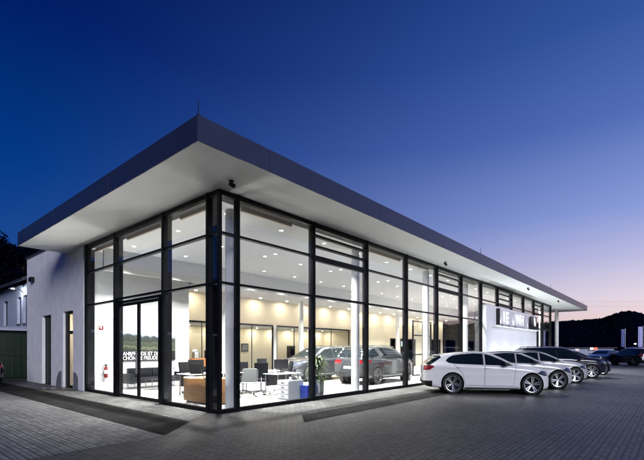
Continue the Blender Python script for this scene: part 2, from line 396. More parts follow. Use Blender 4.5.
# interior shell
MB().box(.12, 34.4, .12, 9.9, .0, .02).build('floor', M_floor, B)
MB().box(.30, 34.38, .30, 7.4, 5.22, 5.36).build('ceiling', M_ceil, B)
MB().box(.30, 34.38, 7.4, 7.5, 4.4, 5.36).build('bulkhead', M_iwall, B)
MB().box(4.3, 34.38, 7.5, 9.9, 4.4, 4.5).build('ceiling', M_ceil, B)
MB().box(.06, 4.28, 8.3, 8.42, .02, 5.22).build('interior_wall', M_iwall, B)
MB().box(4.16, 4.28, 8.42, 9.9, .02, 5.22).build('interior_wall', M_iwall, B)
MB().box(.12, 4.16, 7.5, 8.3, 5.225, 5.36).build('ceiling', M_ceil, B)
# cream rear wall: solid above the offices and to their right, with openings
c = MB(); c.box(4.28, 18.6, 9.9, 10.05, 2.98, 5.3)
xs = [(18.6, 24.1, 0), (24.1, 25.1, 2.45), (25.1, 25.8, 0), (25.8, 28.5, 2.45), (28.5, 31.5, 0), (31.5, 33.8, 2.5), (33.8, 34.4, 0)]
for a, d, zt in xs: c.box(a, d, 9.9, 10.05, zt, 5.3)
c.build('rear_wall', M_cream, B)
for a, d, zt in xs:
    if zt:
        MB().box(a, d, 9.86, 9.98, zt - .08, zt).box(a, a + .08, 9.86, 9.98, .02, zt - .08).box(d - .08, d, 9.86, 9.98, .02, zt - .08).box(a + .08, d - .08, 10.5, 10.55, .02, zt - .08).build('door_frame', M_frame, B)
# offices behind glass
MB().box(4.28, 18.6, 12.6, 12.7, .02, 2.98).box(4.2, 4.28, 10.05, 12.6, .02, 2.98).box(18.6, 18.7, 10.05, 12.6, .02, 2.98).build('office_wall', M_cream, B)
MB().box(4.28, 18.6, 10.05, 12.6, 2.9, 2.975).build('ceiling', M_ceil, B)
MB().box(4.28, 18.6, 9.95, 12.6, .0, .018).build('floor', M_floor, B)
for a, d in ((4.4, 7.6), (7.62, 10.85), (11.1, 14.2), (14.22, 18.4)):
    f = MB().box(a, d, 9.88, 9.96, 2.88, 2.97).box(a, d, 9.88, 9.96, .02, .1).box(a, a + .06, 9.88, 9.96, .1, 2.88).box(d - .06, d, 9.88, 9.96, .1, 2.88)
    m_ = (a + d) / 2; f.box(m_ - .015, m_ + .015, 9.9, 9.94, .1, 2.88)
    o = f.build('partition', M_frame, B)
    g = MB(); g.sheet = True; g.add([(a, 9.92, .1), (d, 9.92, .1), (d, 9.92, 2.88), (a, 9.92, 2.88)], [(0, 1, 2, 3)]); g.build('pane', M_glass_in, o)
MB().box(10.86, 11.09, 9.86, 9.98, .02, 2.98).build('partition_post', M_iwall, B)
# lobby screen near the white sign wall
f = MB()
for z in (.02, 1.2, 2.3, 3.1): f.box(15.2, 17.5, 3.0, 3.06, z, z + .07)
for x in (15.2, 16.4, 17.44): f.box(x, x + .06, 2.99, 3.07, .02, 3.2)
o = f.build('partition', M_frame, B)
g = MB(); g.sheet = True; g.add([(15.2, 3.03, .05), (17.5, 3.03, .05), (17.5, 3.03, 3.1), (15.2, 3.03, 3.1)], [(0, 1, 2, 3)]); g.build('pane', M_glass_in, o)
# columns
for x, y in [(.85, .68), (6.45, .68), (12.1, .68), (16.9, .68), (12.1, 8.8), (23.4, 8.8), (6.45, 8.8), (34.0, .68)]:
    zt = 5.22 if y < 5 else 4.4
    MB().lathe([(.15, .02), (.15, zt)], 28, c=(x, y, 0)).lathe([(.17, .02), (.17, .06), (.15, .06)], 28, c=(x, y, 0)).build('column', M_column, B, smooth=40)
MB().lathe([(.0, .0), (.17, .0), (.17, ZH), (0, ZH)], 28, c=(40.4, .68, 0)).build('column', M_column, B, smooth=40)
# white sign wall standing proud of the front
MB().box(17.5, 28.35, -.30, -.06, 0, 4.05).build('sign_wall', M_panel, B, bevel=.012)
# white wing
w_ = MB()
def wingwall(ya, yb, za, zb, x=0, t=.35): w_.box(x, x + t, ya, yb, za, zb)
wingwall(8.42, 9.54, 0, ZH - .002); wingwall(9.54, 10.255, 3.06, ZH - .002); wingwall(10.255, 10.65, 3.06, 5.9)
wingwall(10.65, 12.12, 0, 5.9); wingwall(12.12, 13.35, 3.03, 5.9); wingwall(13.35, 15.64, 0, 5.9)
w_.box(.35, 34.4, 15.3, 15.64, 0, 5.9).box(34.1, 34.4, 10.0, 15.3, 0, 5.9)
w_.build('side_wall', M_wall, B)
MB().box(-.055, .0, 8.34, 8.86, 0, ZH - .003).build('pilaster', M_wall, B)
MB().box(.35, 34.1, 10.3, 15.3, 5.6, 5.7).build('roof', M_roof, B)
MB().box(-.05, .40, 10.26, 15.70, 5.9, 5.98).box(.4, 34.45, 15.25, 15.70, 5.9, 5.98).build('coping', M_coping, B)
# doorways in the wing
d = MB().box(.13, .18, 12.12, 12.2, 0, 3.03).box(.13, .18, 13.27, 13.35, 0, 3.03).box(.13, .18, 12.2, 13.27, 2.95, 3.03).box(.14, .17, 12.2, 13.27, .02, 2.95).build('door', M_frame, B)
MB().cyl((.09, 12.35, .95), (.09, 12.35, 1.2), .012).cyl((.09, 12.35, 1.0), (.15, 12.35, 1.0), .008).cyl((.09, 12.35, 1.15), (.15, 12.35, 1.15), .008).build('handle', M_steel, d)
d = MB().box(.09, .14, 9.54, 9.60, 0, 3.06).box(.09, .14, 10.30, 10.65, 0, 3.06).box(.09, .14, 9.60, 10.30, 2.96, 3.06).box(.09, .14, 9.60, 10.30, 2.15, 2.28).box(.09, .14, 9.60, 10.30, 0, .10).build('door', M_frame, B)
g = MB(); g.sheet = True; g.add([(.115, 9.60, .1), (.115, 10.3, .1), (.115, 10.3, 2.96), (.115, 9.60, 2.96)], [(0, 3, 2, 1)]); g.build('pane', M_glass_in, d)
MB().box(1.9, 2.0, 9.3, 12.0, 0, 3.1).box(.36, 1.9, 9.2, 9.3, 0, 3.1).box(.36, 1.9, 11.9, 12.0, 0, 3.1).box(.36, 1.9, 9.3, 11.9, 3.1, 3.15).build('corridor_wall', M_cream, B)

def point_lamp(name, kind, loc, energy, color, size=.1, direction=None, spot=None, parent=None, blend=.6):
    ld = bpy.data.lights.new(name, kind); ld.energy = energy; ld.color = color
    if kind == 'AREA': ld.shape = 'DISK'; ld.size = size
    else: ld.shadow_soft_size = size
    if spot: ld.spot_size = R(spot); ld.spot_blend = blend
    o = bpy.data.objects.new(name, ld); COL.objects.link(o); o.location = loc
    if direction: o.rotation_euler = (-Vector(direction)).to_track_quat('Z', 'Y').to_euler()
    if parent: o.parent = parent
    return o

# ------------------------------------------------------------------ downlights
def make_downlight(lm, z=0):
    t = thing('ceiling_light', '', 'ceiling light')
    MB().lathe([(.065, -.004), (.085, -.008), (.09, 0), (.065, 0)], 20).build('ring', M_steel, t, smooth=40)
    MB().lathe([(0, -.003), (.065, -.003)], 20).build('lens', lm, t)
    if lm is M_lamp: point_lamp('lamp', 'AREA', (0, 0, -.012), 190, (1, .985, .95), .16, (0, 0, -1), None, t).data.spread = R(105)
    return t
proto = None
GX = [.95 + 2.05 * k for k in range(17)]
for x in GX:
    for y in (1.0, 3.47, 4.08, 6.45):
        if x > 16.9 and y in (3.47, 4.08) and x < 18.2: continue
        if proto is None:
            proto = make_downlight(M_lamp)
            tag(proto, 'round white recessed downlight in the high showroom ceiling', 'ceiling light', 'downlights in the showroom ceiling'); o = proto; o.location = (x, y, 5.22)
        else: o = dup(proto, (x, y, 5.22))
proto2 = None
for k in range(15):
    x = 5.3 + 2.05 * k
    if proto2 is None:
        proto2 = make_downlight(M_lampwarm); tag(proto2, 'warm recessed downlight washing the cream rear wall', 'ceiling light', 'downlights along the cream wall'); proto2.location = (x, 9.35, 4.4)
    else: dup(proto2, (x, 9.35, 4.4))
proto3 = None
for k in range(9):
    x = 5.0 + 1.62 * k
    if proto3 is None:
        proto3 = make_downlight(M_lampwarm); tag(proto3, 'warm recessed downlight inside the glass walled offices', 'ceiling light', 'downlights in the offices'); proto3.location = (x, 12.1, 2.9)
    else: dup(proto3, (x, 12.1, 2.9))
t = make_downlight(M_lampwarm); tag(t, 'yellow lamp in the ceiling behind the lit doorway of the white wing', 'ceiling light'); t.location = (1.0, 10.4, 3.1)
point_lamp('lamp', 'AREA', (0, 0, -.012), 60, (1, .80, .5), .16, (0, 0, -1), None, t)

# soffit fittings
def soffit_lamp(x, y, label, e=0):
    t = thing('soffit_spotlight', label, 'spotlight', (x, y, ZH))
    MB().lathe([(0, 0), (.06, 0), (.06, -.02), (0, -.02)], 16).build('base', M_blackpl, t)
    if e: point_lamp('lamp', 'SPOT', (0, -.05, -.14), e, (.92, .96, 1), .05, (0, -1.0, -1), 96, t, .8)
    MB().cyl((0, 0, -.02), (.0, -.02, -.07), .015).cyl((-.06, 0, -.07), (.07, -.02, -.11), .045, .055, 16).build('head', M_blackpl, t, smooth=40)
    return t
soffit_lamp(-.1, -.6, 'small black spotlight under the roof above the glass corner')
soffit_lamp(11.38, -.6, 'tiny dark spotlight under the long eaves, left of the sign wall', 1500)
soffit_lamp(30.7, -1.3, 'dark spotlight under the far right end of the eaves', 5200)
soffit_lamp(22.0, -1.3, 'added dark spotlight under the eaves above the sign wall', 3600)  # extra lamp added to brighten the forecourt

# ------------------------------------------------------------------ dealer signs on the white wall
def text_mesh(name, body, size, depth, m, parent=None, loc=(0, 0, 0), rot=(R(90), 0, 0), bold=0, sx=1, align='LEFT'):
    cu = bpy.data.curves.new(name, 'FONT'); cu.body = body; cu.size = size; cu.extrude = depth; cu.offset = bold; cu.align_x = align; cu.resolution_u = 4
    tmp = bpy.data.objects.new('tmp', cu); COL.objects.link(tmp)
    dg = bpy.context.evaluated_depsgraph_get(); me = bpy.data.meshes.new_from_object(tmp.evaluated_get(dg))
    bpy.data.objects.remove(tmp); me.name = name; me.materials.clear(); me.materials.append(m)
    o = bpy.data.objects.new(name, me); COL.objects.link(o); o.location = loc; o.rotation_euler = rot; o.scale = (sx, 1, 1)
    if parent: o.parent = parent
    return o
sg = thing('dealer_sign', 'wide grey sign board with white letters on the white wall', 'sign', (19.18, -.30, 3.0))
MB().box(0, 6.05, -.16, -.10, 0, .90).build('board', M_signgrey, sg, bevel=.006)
MB().box(-.10, -.002, -.20, -.0, -.04, .93).build('end_cap', M_signblack, sg)
for x in (.5, 2.4, 4.2, 5.6): MB().box(x - .03, x + .03, -.10, 0, .1, .16).box(x - .03, x + .03, -.10, 0, .72, .78).build('bracket', M_steel, sg)
text_mesh('letter', '1E', .92, .012, M_signlit, sg, (.5, -.172, .15), bold=.03, sx=1.35)
text_mesh('letter', 'WH', .92, .012, M_signlit, sg, (3.15, -.172, .15), bold=.03, sx=1.15)
MB().box(-.9, 8.6, -.34, -.0, -.12, -.07).build('ledge', M_panel, sg)
s2 = thing('brand_sign', 'upright black sign board with a white emblem at the right end of the white wall', 'sign', (26.1, -.30, 2.98))
MB().box(0, 1.65, -.16, -.10, 0, .92).build('board', M_signblack, s2, bevel=.006)
MB().lathe([(0, -.185), (.17, -.185), (.17, -.165), (0, -.165)], 20, 'y', (.95, 0, .70)).lathe([(0, -.185), (.2, -.185), (.2, -.165), (0, -.165)], 20, 'y', (1.05, 0, .42)).build('emblem', M_signlit, s2)
MB().box(.5, .6, -.1, 0, .2, .7).box(1.05, 1.15, -.1, 0, .2, .7).build('bracket', M_steel, s2)
where = ['leftmost, beside the end cap of the grey sign', 'second from the left, under the first letter', 'third from the left, under the second letter', 'right of the white letters, beside the black sign']
for i, x in enumerate((19.3, 20.6, 21.9, 25.3)):
    t = thing('sign_uplight', 'small black uplight on the sign ledge, ' + where[i], 'spotlight', (x, -.55, 2.93), group='uplights under the wall sign')
    MB().cyl((0, .22, -.03), (0, 0, 0), .015).cyl((0, .0, -.06), (0, -.03, .06), .05, .075, 14).build('head', M_blackpl, t, smooth=40)
    point_lamp('lamp', 'SPOT', (0, 0, .1), 12, (.88, .95, 1), .08, (0, -.1, 1), 165, t, 1)
for k, (x, y, dx, dy, e, wh) in enumerate([(.22, .80, -.30, 0, 14, 'short front, nearest the corner'), (.22, 1.6, -.30, 0, 16, 'short front, second from the corner'), (.22, 2.35, -.30, 0, 16, 'short front, right of the entrance'),
        (.30, 5.95, -.30, 0, 30, 'short front, left of the entrance'), (.30, 6.8, -.30, 0, 30, 'short front, middle of the last bay'), (.30, 7.6, -.30, 0, 26, 'short front, by the white wall'),
        (1.6, .42, 0, -.34, 10, 'long front, first bay'), (4.8, .42, 0, -.34, 14, 'long front, second bay'), (7.6, .42, 0, -.34, 18, 'long front, third bay'), (10.4, .42, 0, -.34, 22, 'long front, fourth bay')]):
    t = thing('added_floor_uplight', 'small added floor uplight inside the glass, ' + wh, 'uplight', (x, y, .021), group='added floor uplights inside the glass')  # invented fill lamps behind the sill, added to brighten the soffit
    MB().lathe([(.05, 0), (.065, .006), (.07, 0)], 16).build('ring', M_steel, t)
    MB().lathe([(0, .005), (.05, .005)], 16).build('lens', M_addedlamp, t)
    point_lamp('lamp', 'AREA', (0, 0, .02), e, (1, .99, .96), .1, (dx, dy, 1), None, t).data.spread = R(120)
for i, x in enumerate((12.2, 14.8, 18.6, 20.9, 23.2, 25.5, 27.8, 31.0, 34.5, 38)):  # lamps added behind the cars to brighten sign wall and soffit
    t = thing('added_ground_uplight', 'added round steel uplight in the paving at the foot of the front behind the cars', 'uplight', (x, -.8, .004), group='added uplights in the paving along the front')
    MB().lathe([(.10, 0), (.14, .006), (.15, 0)], 20).build('ring', M_steel, t)
    MB().lathe([(0, .006), (.10, .006)], 20).build('lens', M_addedlamp, t)
    point_lamp('lamp', 'AREA', (0, 0, .015), 30 if x < 16 else 62 if x < 30 else 50, (.88, .95, 1), .18, (0, 0, 1), None, t).data.spread = R(150)
# ------------------------------------------------------------------ cars
def pchip(pts, xs):
    px_, py_ = np.array([p[0] for p in pts], float), np.array([p[1] for p in pts], float)
    hh = np.diff(px_); dl = np.diff(py_) / hh; n = len(px_); d = np.zeros(n)
    d[0], d[-1] = dl[0], dl[-1]
    for i in range(1, n - 1):
        if dl[i - 1] * dl[i] > 0:
            w1, w2 = 2 * hh[i] + hh[i - 1], hh[i] + 2 * hh[i - 1]; d[i] = (w1 + w2) / (w1 / dl[i - 1] + w2 / dl[i])
    out = []
    for x in xs:
        i = min(max(int(np.searchsorted(px_, x)) - 1, 0), n - 2); t = (x - px_[i]) / hh[i]; t = min(max(t, 0), 1)
        out.append((2 * t**3 - 3 * t**2 + 1) * py_[i] + (t**3 - 2 * t**2 + t) * hh[i] * d[i] + (-2 * t**3 + 3 * t**2) * py_[i + 1] + (t**3 - t**2) * hh[i] * d[i + 1])
    return out
SPEC = {
 'hatch': dict(L=4.32, W=1.77, R=.342, rim=.258, ax=(-1.17, 1.46),
  top=[(-2.16, .50), (-2.145, .76), (-2.11, .93), (-2.06, 1.01), (-1.94, 1.10), (-1.76, 1.235), (-1.60, 1.30), (-1.42, 1.343), (-1.0, 1.392), (-.45, 1.428), (-.10, 1.42), (.18, 1.365), (.48, 1.24), (.82, 1.06), (1.0, .99), (1.4, .94), (1.8, .855), (2.03, .75), (2.12, .65), (2.16, .48)],
  belt=[(-2.16, .46), (-2.13, .72), (-2.05, .93), (-1.7, 1.0), (-1.3, .995), (0, .955), (1.0, .91), (1.6, .83), (1.95, .71), (2.1, .60), (2.16, .44)],
  plan=[(-2.16, .54), (-2.13, .64), (-2.04, .735), (-1.85, .80), (-1.6, .85), (-.8, .885), (1.0, .885), (1.5, .865), (1.85, .78), (2.04, .65), (2.12, .53), (2.16, .41)],
  bot=[(-2.16, .34), (-2.05, .24), (-1.7, .19), (1.7, .17), (2.05, .19), (2.16, .25)],
  side=[[(.86, .955), (.50, 1.14), (.15, 1.285), (-.06, 1.34), (-.06, .975)], [(-.12, .978), (-.12, 1.35), (-.45, 1.362), (-.85, 1.332), (-1.12, 1.292), (-1.25, 1.245), (-1.35, 1.17), (-1.39, 1.10), (-1.28, 1.04), (-1.05, 1.01)]],
  door=[[(.86, .30), (.93, .95), (.50, 1.16), (.15, 1.305), (-.06, 1.365), (-.085, 1.37), (-.085, .30)], [(-.10, .30), (-.10, 1.37), (-.45, 1.382), (-.85, 1.365), (-1.14, 1.32), (-1.1, .97), (-.84, .72), (-.72, .30)]],
  handle=[(.03, .87), (-.92, .90)],
  wind=((.95, .68, 1.005), (.20, .52, 1.365)), rear=((-2.06, .82, 1.0), (-1.60, .70, 1.305)),
  head=[(1.62, .70), (1.80, .80), (2.2, .72), (2.2, .62), (1.9, .62)], tail=[(-2.3, .77), (-2.3, .95), (-1.86, .96), (-1.78, .91), (-1.94, .80)],
  mirror=(.62, .90, 1.0)),
 'suv': dict(L=4.66, W=1.88, R=.37, rim=.27, ax=(-1.42, 1.40),
  top=[(-2.33, .55), (-2.31, .90), (-2.26, 1.12), (-2.12, 1.32), (-1.98, 1.52), (-1.80, 1.61), (-1.3, 1.655), (-.5, 1.67), (-.05, 1.655), (.25, 1.60), (.62, 1.43), (.98, 1.21), (1.16, 1.12), (1.6, 1.07), (2.0, .99), (2.2, .88), (2.29, .74), (2.33, .56)],
  belt=[(-2.33, .52), (-2.28, .90), (-2.1, 1.10), (-1.3, 1.10), (0, 1.06), (1.1, 1.02), (1.7, .97), (2.1, .84), (2.27, .70), (2.33, .52)],
  plan=[(-2.33, .72), (-2.28, .80), (-2.1, .87), (-1.7, .925), (-.8, .94), (1.0, .94), (1.6, .925), (1.95, .85), (2.18, .72), (2.28, .60), (2.33, .48)],
  bot=[(-2.33, .44), (-2.2, .34), (-1.8, .26), (1.8, .25), (2.2, .28), (2.33, .36)],
  side=[[(1.02, 1.07), (.62, 1.31), (.26, 1.50), (-.10, 1.575), (-.25, 1.58), (-.25, 1.09)], [(-.31, 1.09), (-.31, 1.58), (-.9, 1.58), (-1.14, 1.57), (-1.14, 1.12)], [(-1.20, 1.125), (-1.20, 1.565), (-1.55, 1.53), (-1.88, 1.38), (-1.98, 1.22), (-1.75, 1.15)]],
  door=[[(1.0, .40), (1.06, 1.06), (.62, 1.33), (.22, 1.53), (-.14, 1.60), (-.28, 1.60), (-.28, .40)], [(-.295, .40), (-.295, 1.60), (-.9, 1.60), (-1.16, 1.59), (-1.16, 1.05), (-1.0, .75), (-.85, .40)]],
  handle=[(-.17, .95), (-1.05, .98)],
  wind=((1.12, .72, 1.13), (.28, .56, 1.61)), rear=((-2.24, .68, 1.18), (-1.98, .58, 1.53)),
  head=[(1.75, .82), (1.92, .94), (2.4, .88), (2.4, .76), (2.05, .76)], tail=[(-2.45, .90), (-2.45, 1.08), (-1.95, 1.06), (-1.92, .99), (-2.1, .93)],
  mirror=(.84, 1.04, 1.02)),
}
def shell(sp, off=0):
    L = sp['L']; n = 64
    xs = [-L / 2 + L * (.5 - .5 * math.cos(PI * i / n)) * 1.0 for i in range(n + 1)]
    xs = [.5 * (-L / 2 + L * i / n) + .5 * x for i, x in enumerate(xs)]
    top, belt, plan, bot = (pchip(sp[k], xs) for k in ('top', 'belt', 'plan', 'bot'))
    V = []; K = 0
    for x, t, be, w0, zb in zip(xs, top, belt, plan, bot):
        be = min(be, t - .03); hgt = t - be; y6 = .955 * w0; k = .46
        dz = be - zb
        half = [(0, zb), (.45 * w0, zb), (.80 * w0, zb), (.90 * w0, zb + .015), (.955 * w0, zb + .06), (.975 * w0, zb + .16 * dz), (.968 * w0, zb + .30 * dz), (.985 * w0, zb + .50 * dz), (.992 * w0, zb + .66 * dz),
                (.978 * w0, zb + .80 * dz), (.999 * w0, zb + .87 * dz), (.980 * w0, zb + .95 * dz), (y6, be)]
        for s in (.12, .3, .5, .7, .84): half.append((y6 - .02 - k * hgt * s, be + hgt * s))
        ye = y6 - .02 - k * hgt * .84; 
        half += [(ye - .025 - .03 * hgt, be + hgt * .915), (ye * .90 - .03, be + hgt * .955), (ye * .72, be + hgt * .98), (ye * .4, be + hgt * .995), (0, t)]
        K = len(half)
        V += [(x, y, z) for y, z in half] + [(x, -y, z) for y, z in half[-2:0:-1]]
    m = 2 * K - 2; F = []
    for i in range(n):
        for j in range(m):
            a = i * m + j; b_ = i * m + (j + 1) % m
            F.append((a, b_, b_ + m, a + m))
    F.append(tuple(range(m))); F.append(tuple(n * m + j for j in range(m - 1, -1, -1)))
    me = bpy.data.meshes.new('shell'); me.from_pydata(V, [], F)
    bm = bmesh.new(); bm.from_mesh(me); bmesh.ops.recalc_face_normals(bm, faces=bm.faces[:])
    if off:
        bm.normal_update()
        mv = [(v, v.normal.copy()) for v in bm.verts]
        for v, nn in mv: v.co += nn * off
    bm.to_mesh(me); bm.free(); return me
def boolean(a, b_, op):
    oa = bpy.data.objects.new('ta', a); ob = bpy.data.objects.new('tb', b_); COL.objects.link(oa); COL.objects.link(ob)
    md = oa.modifiers.new('b', 'BOOLEAN'); md.operation = op; md.object = ob; md.solver = 'EXACT'
    dg = bpy.context.evaluated_depsgraph_get(); me = bpy.data.meshes.new_from_object(oa.evaluated_get(dg))
    bpy.data.objects.remove(oa); bpy.data.objects.remove(ob); me.materials.clear()
    return me
def polish(me, ang=35):
    for p in me.polygons: p.use_smooth = True
    me.set_sharp_from_angle(angle=R(ang)); return me
def join_mesh(ms):
    bm = bmesh.new()
    for m_ in ms: bm.from_mesh(m_)
    me = bpy.data.meshes.new('j'); bm.to_mesh(me); bm.free(); return me
def grow(poly, g):
    cx_ = sum(p[0] for p in poly) / len(poly); cz_ = sum(p[1] for p in poly) / len(poly); out = []
    for x, z in poly:
        d_ = Vector((x - cx_, z - cz_)); d_ = d_ * (1 + g / max(d_.length, .01)); out.append((cx_ + d_.x, cz_ + d_.y))
    return out
def wheel_meshes(sp, style):
    r, q = sp['R'], sp['rim']; wd = .11
    ty = MB().lathe([(q, -wd), (q + .01, -wd * 1.02), (r - .025, -wd * 1.02), (r - .006, -wd * .85), (r, -wd * .6), (r, wd * .6), (r - .006, wd * .85), (r - .025, wd * 1.02), (q + .01, wd * 1.02), (q, wd)], 44, 'y').mesh('tyre', M_rub, 30)
    rb = MB().lathe([(q - .002, wd * 1.0), (q - .014, wd * .98), (q - .022, wd * .7), (q - .03, -wd * .8), (q - .002, -wd)], 44, 'y')
    hubr = .055
    rb.lathe([(0, wd * .72), (hubr * .6, wd * .74), (hubr, wd * .6), (hubr, wd * .2), (0, wd * .2)], 20, 'y')
    ns = 5
    for i in range(ns):
        for sgn in (-1, 1):
            a0 = 2 * PI * i / ns + sgn * .20; a1 = 2 * PI * i / ns + sgn * (.15 if style == 'hatch' else .24); hw = .019
            c0 = Vector((math.cos(a0), 0, math.sin(a0))) * hubr * .8; c1 = Vector((math.cos(a1), 0, math.sin(a1))) * (q - .012)
            d_ = (c1 - c0).normalized(); nn = Vector((-d_.z, 0, d_.x)) * hw
            y_o0, y_o1, th = wd * .66, wd * .86, .03
            P = [c0 - nn + Vector((0, y_o0 - th, 0)), c1 - nn + Vector((0, y_o1 - th, 0)), c1 + nn + Vector((0, y_o1 - th, 0)), c0 + nn + Vector((0, y_o0 - th, 0)),
                 c0 - nn * .8 + Vector((0, y_o0, 0)), c1 - nn * .8 + Vector((0, y_o1, 0)), c1 + nn * .8 + Vector((0, y_o1, 0)), c0 + nn * .8 + Vector((0, y_o0, 0))]
            rb.hexa(P)
    rm = rb.mesh('rim', M_rim, 35)
    dk = MB().lathe([(0, wd * .1), (q - .03, wd * .1), (q - .03, -wd * .3), (0, -wd * .3)], 30, 'y').mesh('wheel', M_blackpl, 30)
    return ty, rm, dk
CAR = {}
def car_parts(kind):
    if kind in CAR: return CAR[kind]
    sp = SPEC[kind]; W = sp['W']; r = sp['R']; out = []
    base = shell(sp); i4 = shell(sp, .004); i2 = shell(sp, .0025); i1 = shell(sp, .001); i6 = shell(sp, .008)
    cut = MB()
    for ax in sp['ax']:
        for s in (-1, 1):
            cut.cyl((ax, s * (W / 2 - .30), r), (ax, s * (W / 2 + .3), r), r + .05, n=40)
    cutm = cut.mesh('c')
    out.append(('body', polish(boolean(base, cutm, 'DIFFERENCE'), 32), 'paint'))
    for ax in sp['ax']:
        for s in (-1, 1):
            lin_ = MB(); lin_.sheet = True; lin_.lathe([(0, s * (W / 2 - .29)), (r + .048, s * (W / 2 - .29)), (r + .048, s * (W / 2 - .065))], 40, 'y', (ax, 0, r))
            out.append(('wheel_arch_liner', lin_.mesh('l'), 'plastic'))
    def cutout(src, mb, name, key, ang=35):
        me = boolean(src.copy(), mb.mesh('p'), 'INTERSECT')
        if len(me.polygons): out.append((name, polish(me, ang), key))
    for s in (-1, 1):
        for poly in sp['side']: cutout(i6, MB().prism(poly, s * .35, s * 1.3), 'side_window', 'glass')
        for poly in sp['door']:
            cutout(i1, MB().prism(grow(poly, .012), s * .40, s * 1.3), 'door_gap', 'plastic')
            cutout(i4, MB().prism(poly, s * .35, s * 1.3), 'door', 'paint')
    (xa, wa, za), (xb, wb, zb) = sp['wind']
    def slab(xa, wa, za, xb, wb, zb, sg):
        return MB().hexa([(xa - sg * .25, -wa, za - .12), (xa - sg * .25, wa, za - .12), (xb - sg * .25, wb, zb - .2), (xb - sg * .25, -wb, zb - .2),
                          (xa + sg * .12, -wa, za), (xa + sg * .12, wa, za), (xb + sg * .02, wb, zb + .10), (xb + sg * .02, -wb, zb + .10)])
    # windscreens: a wedge between two raking planes
    n_ = Vector((xb - xa, zb - za)).normalized()
    def rake(xa, wa, za, xb, wb, zb):
        d_ = Vector((xb - xa, zb - za)).normalized(); o_ = Vector((-d_.y, d_.x))
        if o_.y < 0: o_ = -o_
        P = []
        for t_ in (-.10, .15):
            P += [(xa + o_.x * t_, -wa, za + o_.y * t_), (xa + o_.x * t_, wa, za + o_.y * t_), (xb + o_.x * t_, wb, zb + o_.y * t_), (xb + o_.x * t_, -wb, zb + o_.y * t_)]
        return MB().hexa(P)
    cutout(i4, rake(xa, wa, za, xb, wb, zb), 'windscreen', 'glass')
    (ra, rwa, rza), (rb_, rwb, rzb) = sp['rear']
    cutout(i4, rake(ra, rwa, rza, rb_, rwb, rzb), 'rear_window', 'glass')
    L = sp['L'] / 2
    for s in (-1, 1):
        cutout(i4, MB().prism(sp['head'], s * .40, s * 1.2), 'headlight', 'head')
        cutout(i4, MB().prism(sp['tail'], s * .42, s * 1.2), 'taillight', 'tail')
    dz = .0 if kind == 'hatch' else .17
    for s in (-1, 1): cutout(i4, MB().box(L - .4, L + .2, min(s * .03, s * .25), max(s * .03, s * .25), .56 + dz, .69 + dz), 'grille', 'plastic')
    cutout(i4, MB().box(L - .5, L + .2, -.50, .50, .27 + dz * .6, .40 + dz * .6), 'front_intake', 'plastic')
    cutout(i4, MB().box(-L - .2, -L + .30, -.80, .80, .24 + dz * .5, .43 + dz * .6), 'rear_diffuser', 'plastic')
    out.append(('licence_plate', MB().box(-L - .012, -L + .02, -.26, .26, .52 + dz, .63 + dz).mesh('p'), 'plate'))
    # sill, roof rails, spoiler
    out.append(('sill', MB().box(sp['ax'][0] + r + .10, sp['ax'][1] - r - .10, -W / 2 + .035, W / 2 - .035, .165 + dz * .5, .215 + dz * .5).mesh('s', bevel=.01), 'plastic'))
    if kind == 'suv':
        for s in (-1, 1): out.append(('roof_rail', MB().path([(.1, s * .62, 1.63), (0, s * .63, 1.675), (-.8, s * .63, 1.70), (-1.6, s * .61, 1.675), (-1.75, s * .60, 1.63)], .016).mesh('r', None, 40), 'steel'))
    zt = 1.318 if kind == 'hatch' else 1.615
    out.append(('spoiler', MB().hexa([(-L + .40, -.55, zt - .035), (-L + .40, .55, zt - .035), (-L + .66, .58, zt - .02), (-L + .66, -.58, zt - .02),
                                      (-L + .40, -.55, zt - .012), (-L + .40, .55, zt - .012), (-L + .66, .58, zt + .012), (-L + .66, -.58, zt + .012)]).mesh('s', bevel=.006), 'paint'))
    mx_, my_, mz_ = sp['mirror']
    for s in (-1, 1):
        mm = MB().hexa([(mx_ - .08, s * my_, mz_ - .07), (mx_ + .08, s * (my_ + .02), mz_ - .05), (mx_ + .04, s * (my_ + .19), mz_ - .03), (mx_ - .08, s * (my_ + .2), mz_ - .05),
                        (mx_ - .08, s * my_, mz_ + .07), (mx_ + .06, s * (my_ + .02), mz_ + .05), (mx_ + .03, s * (my_ + .17), mz_ + .05), (mx_ - .08, s * (my_ + .19), mz_ + .07)])
        out.append(('wing_mirror', mm.mesh('m', bevel=.02), 'mirror'))
    CAR[kind] = (out, wheel_meshes(sp, kind)); return CAR[kind]
HANDLE = {}
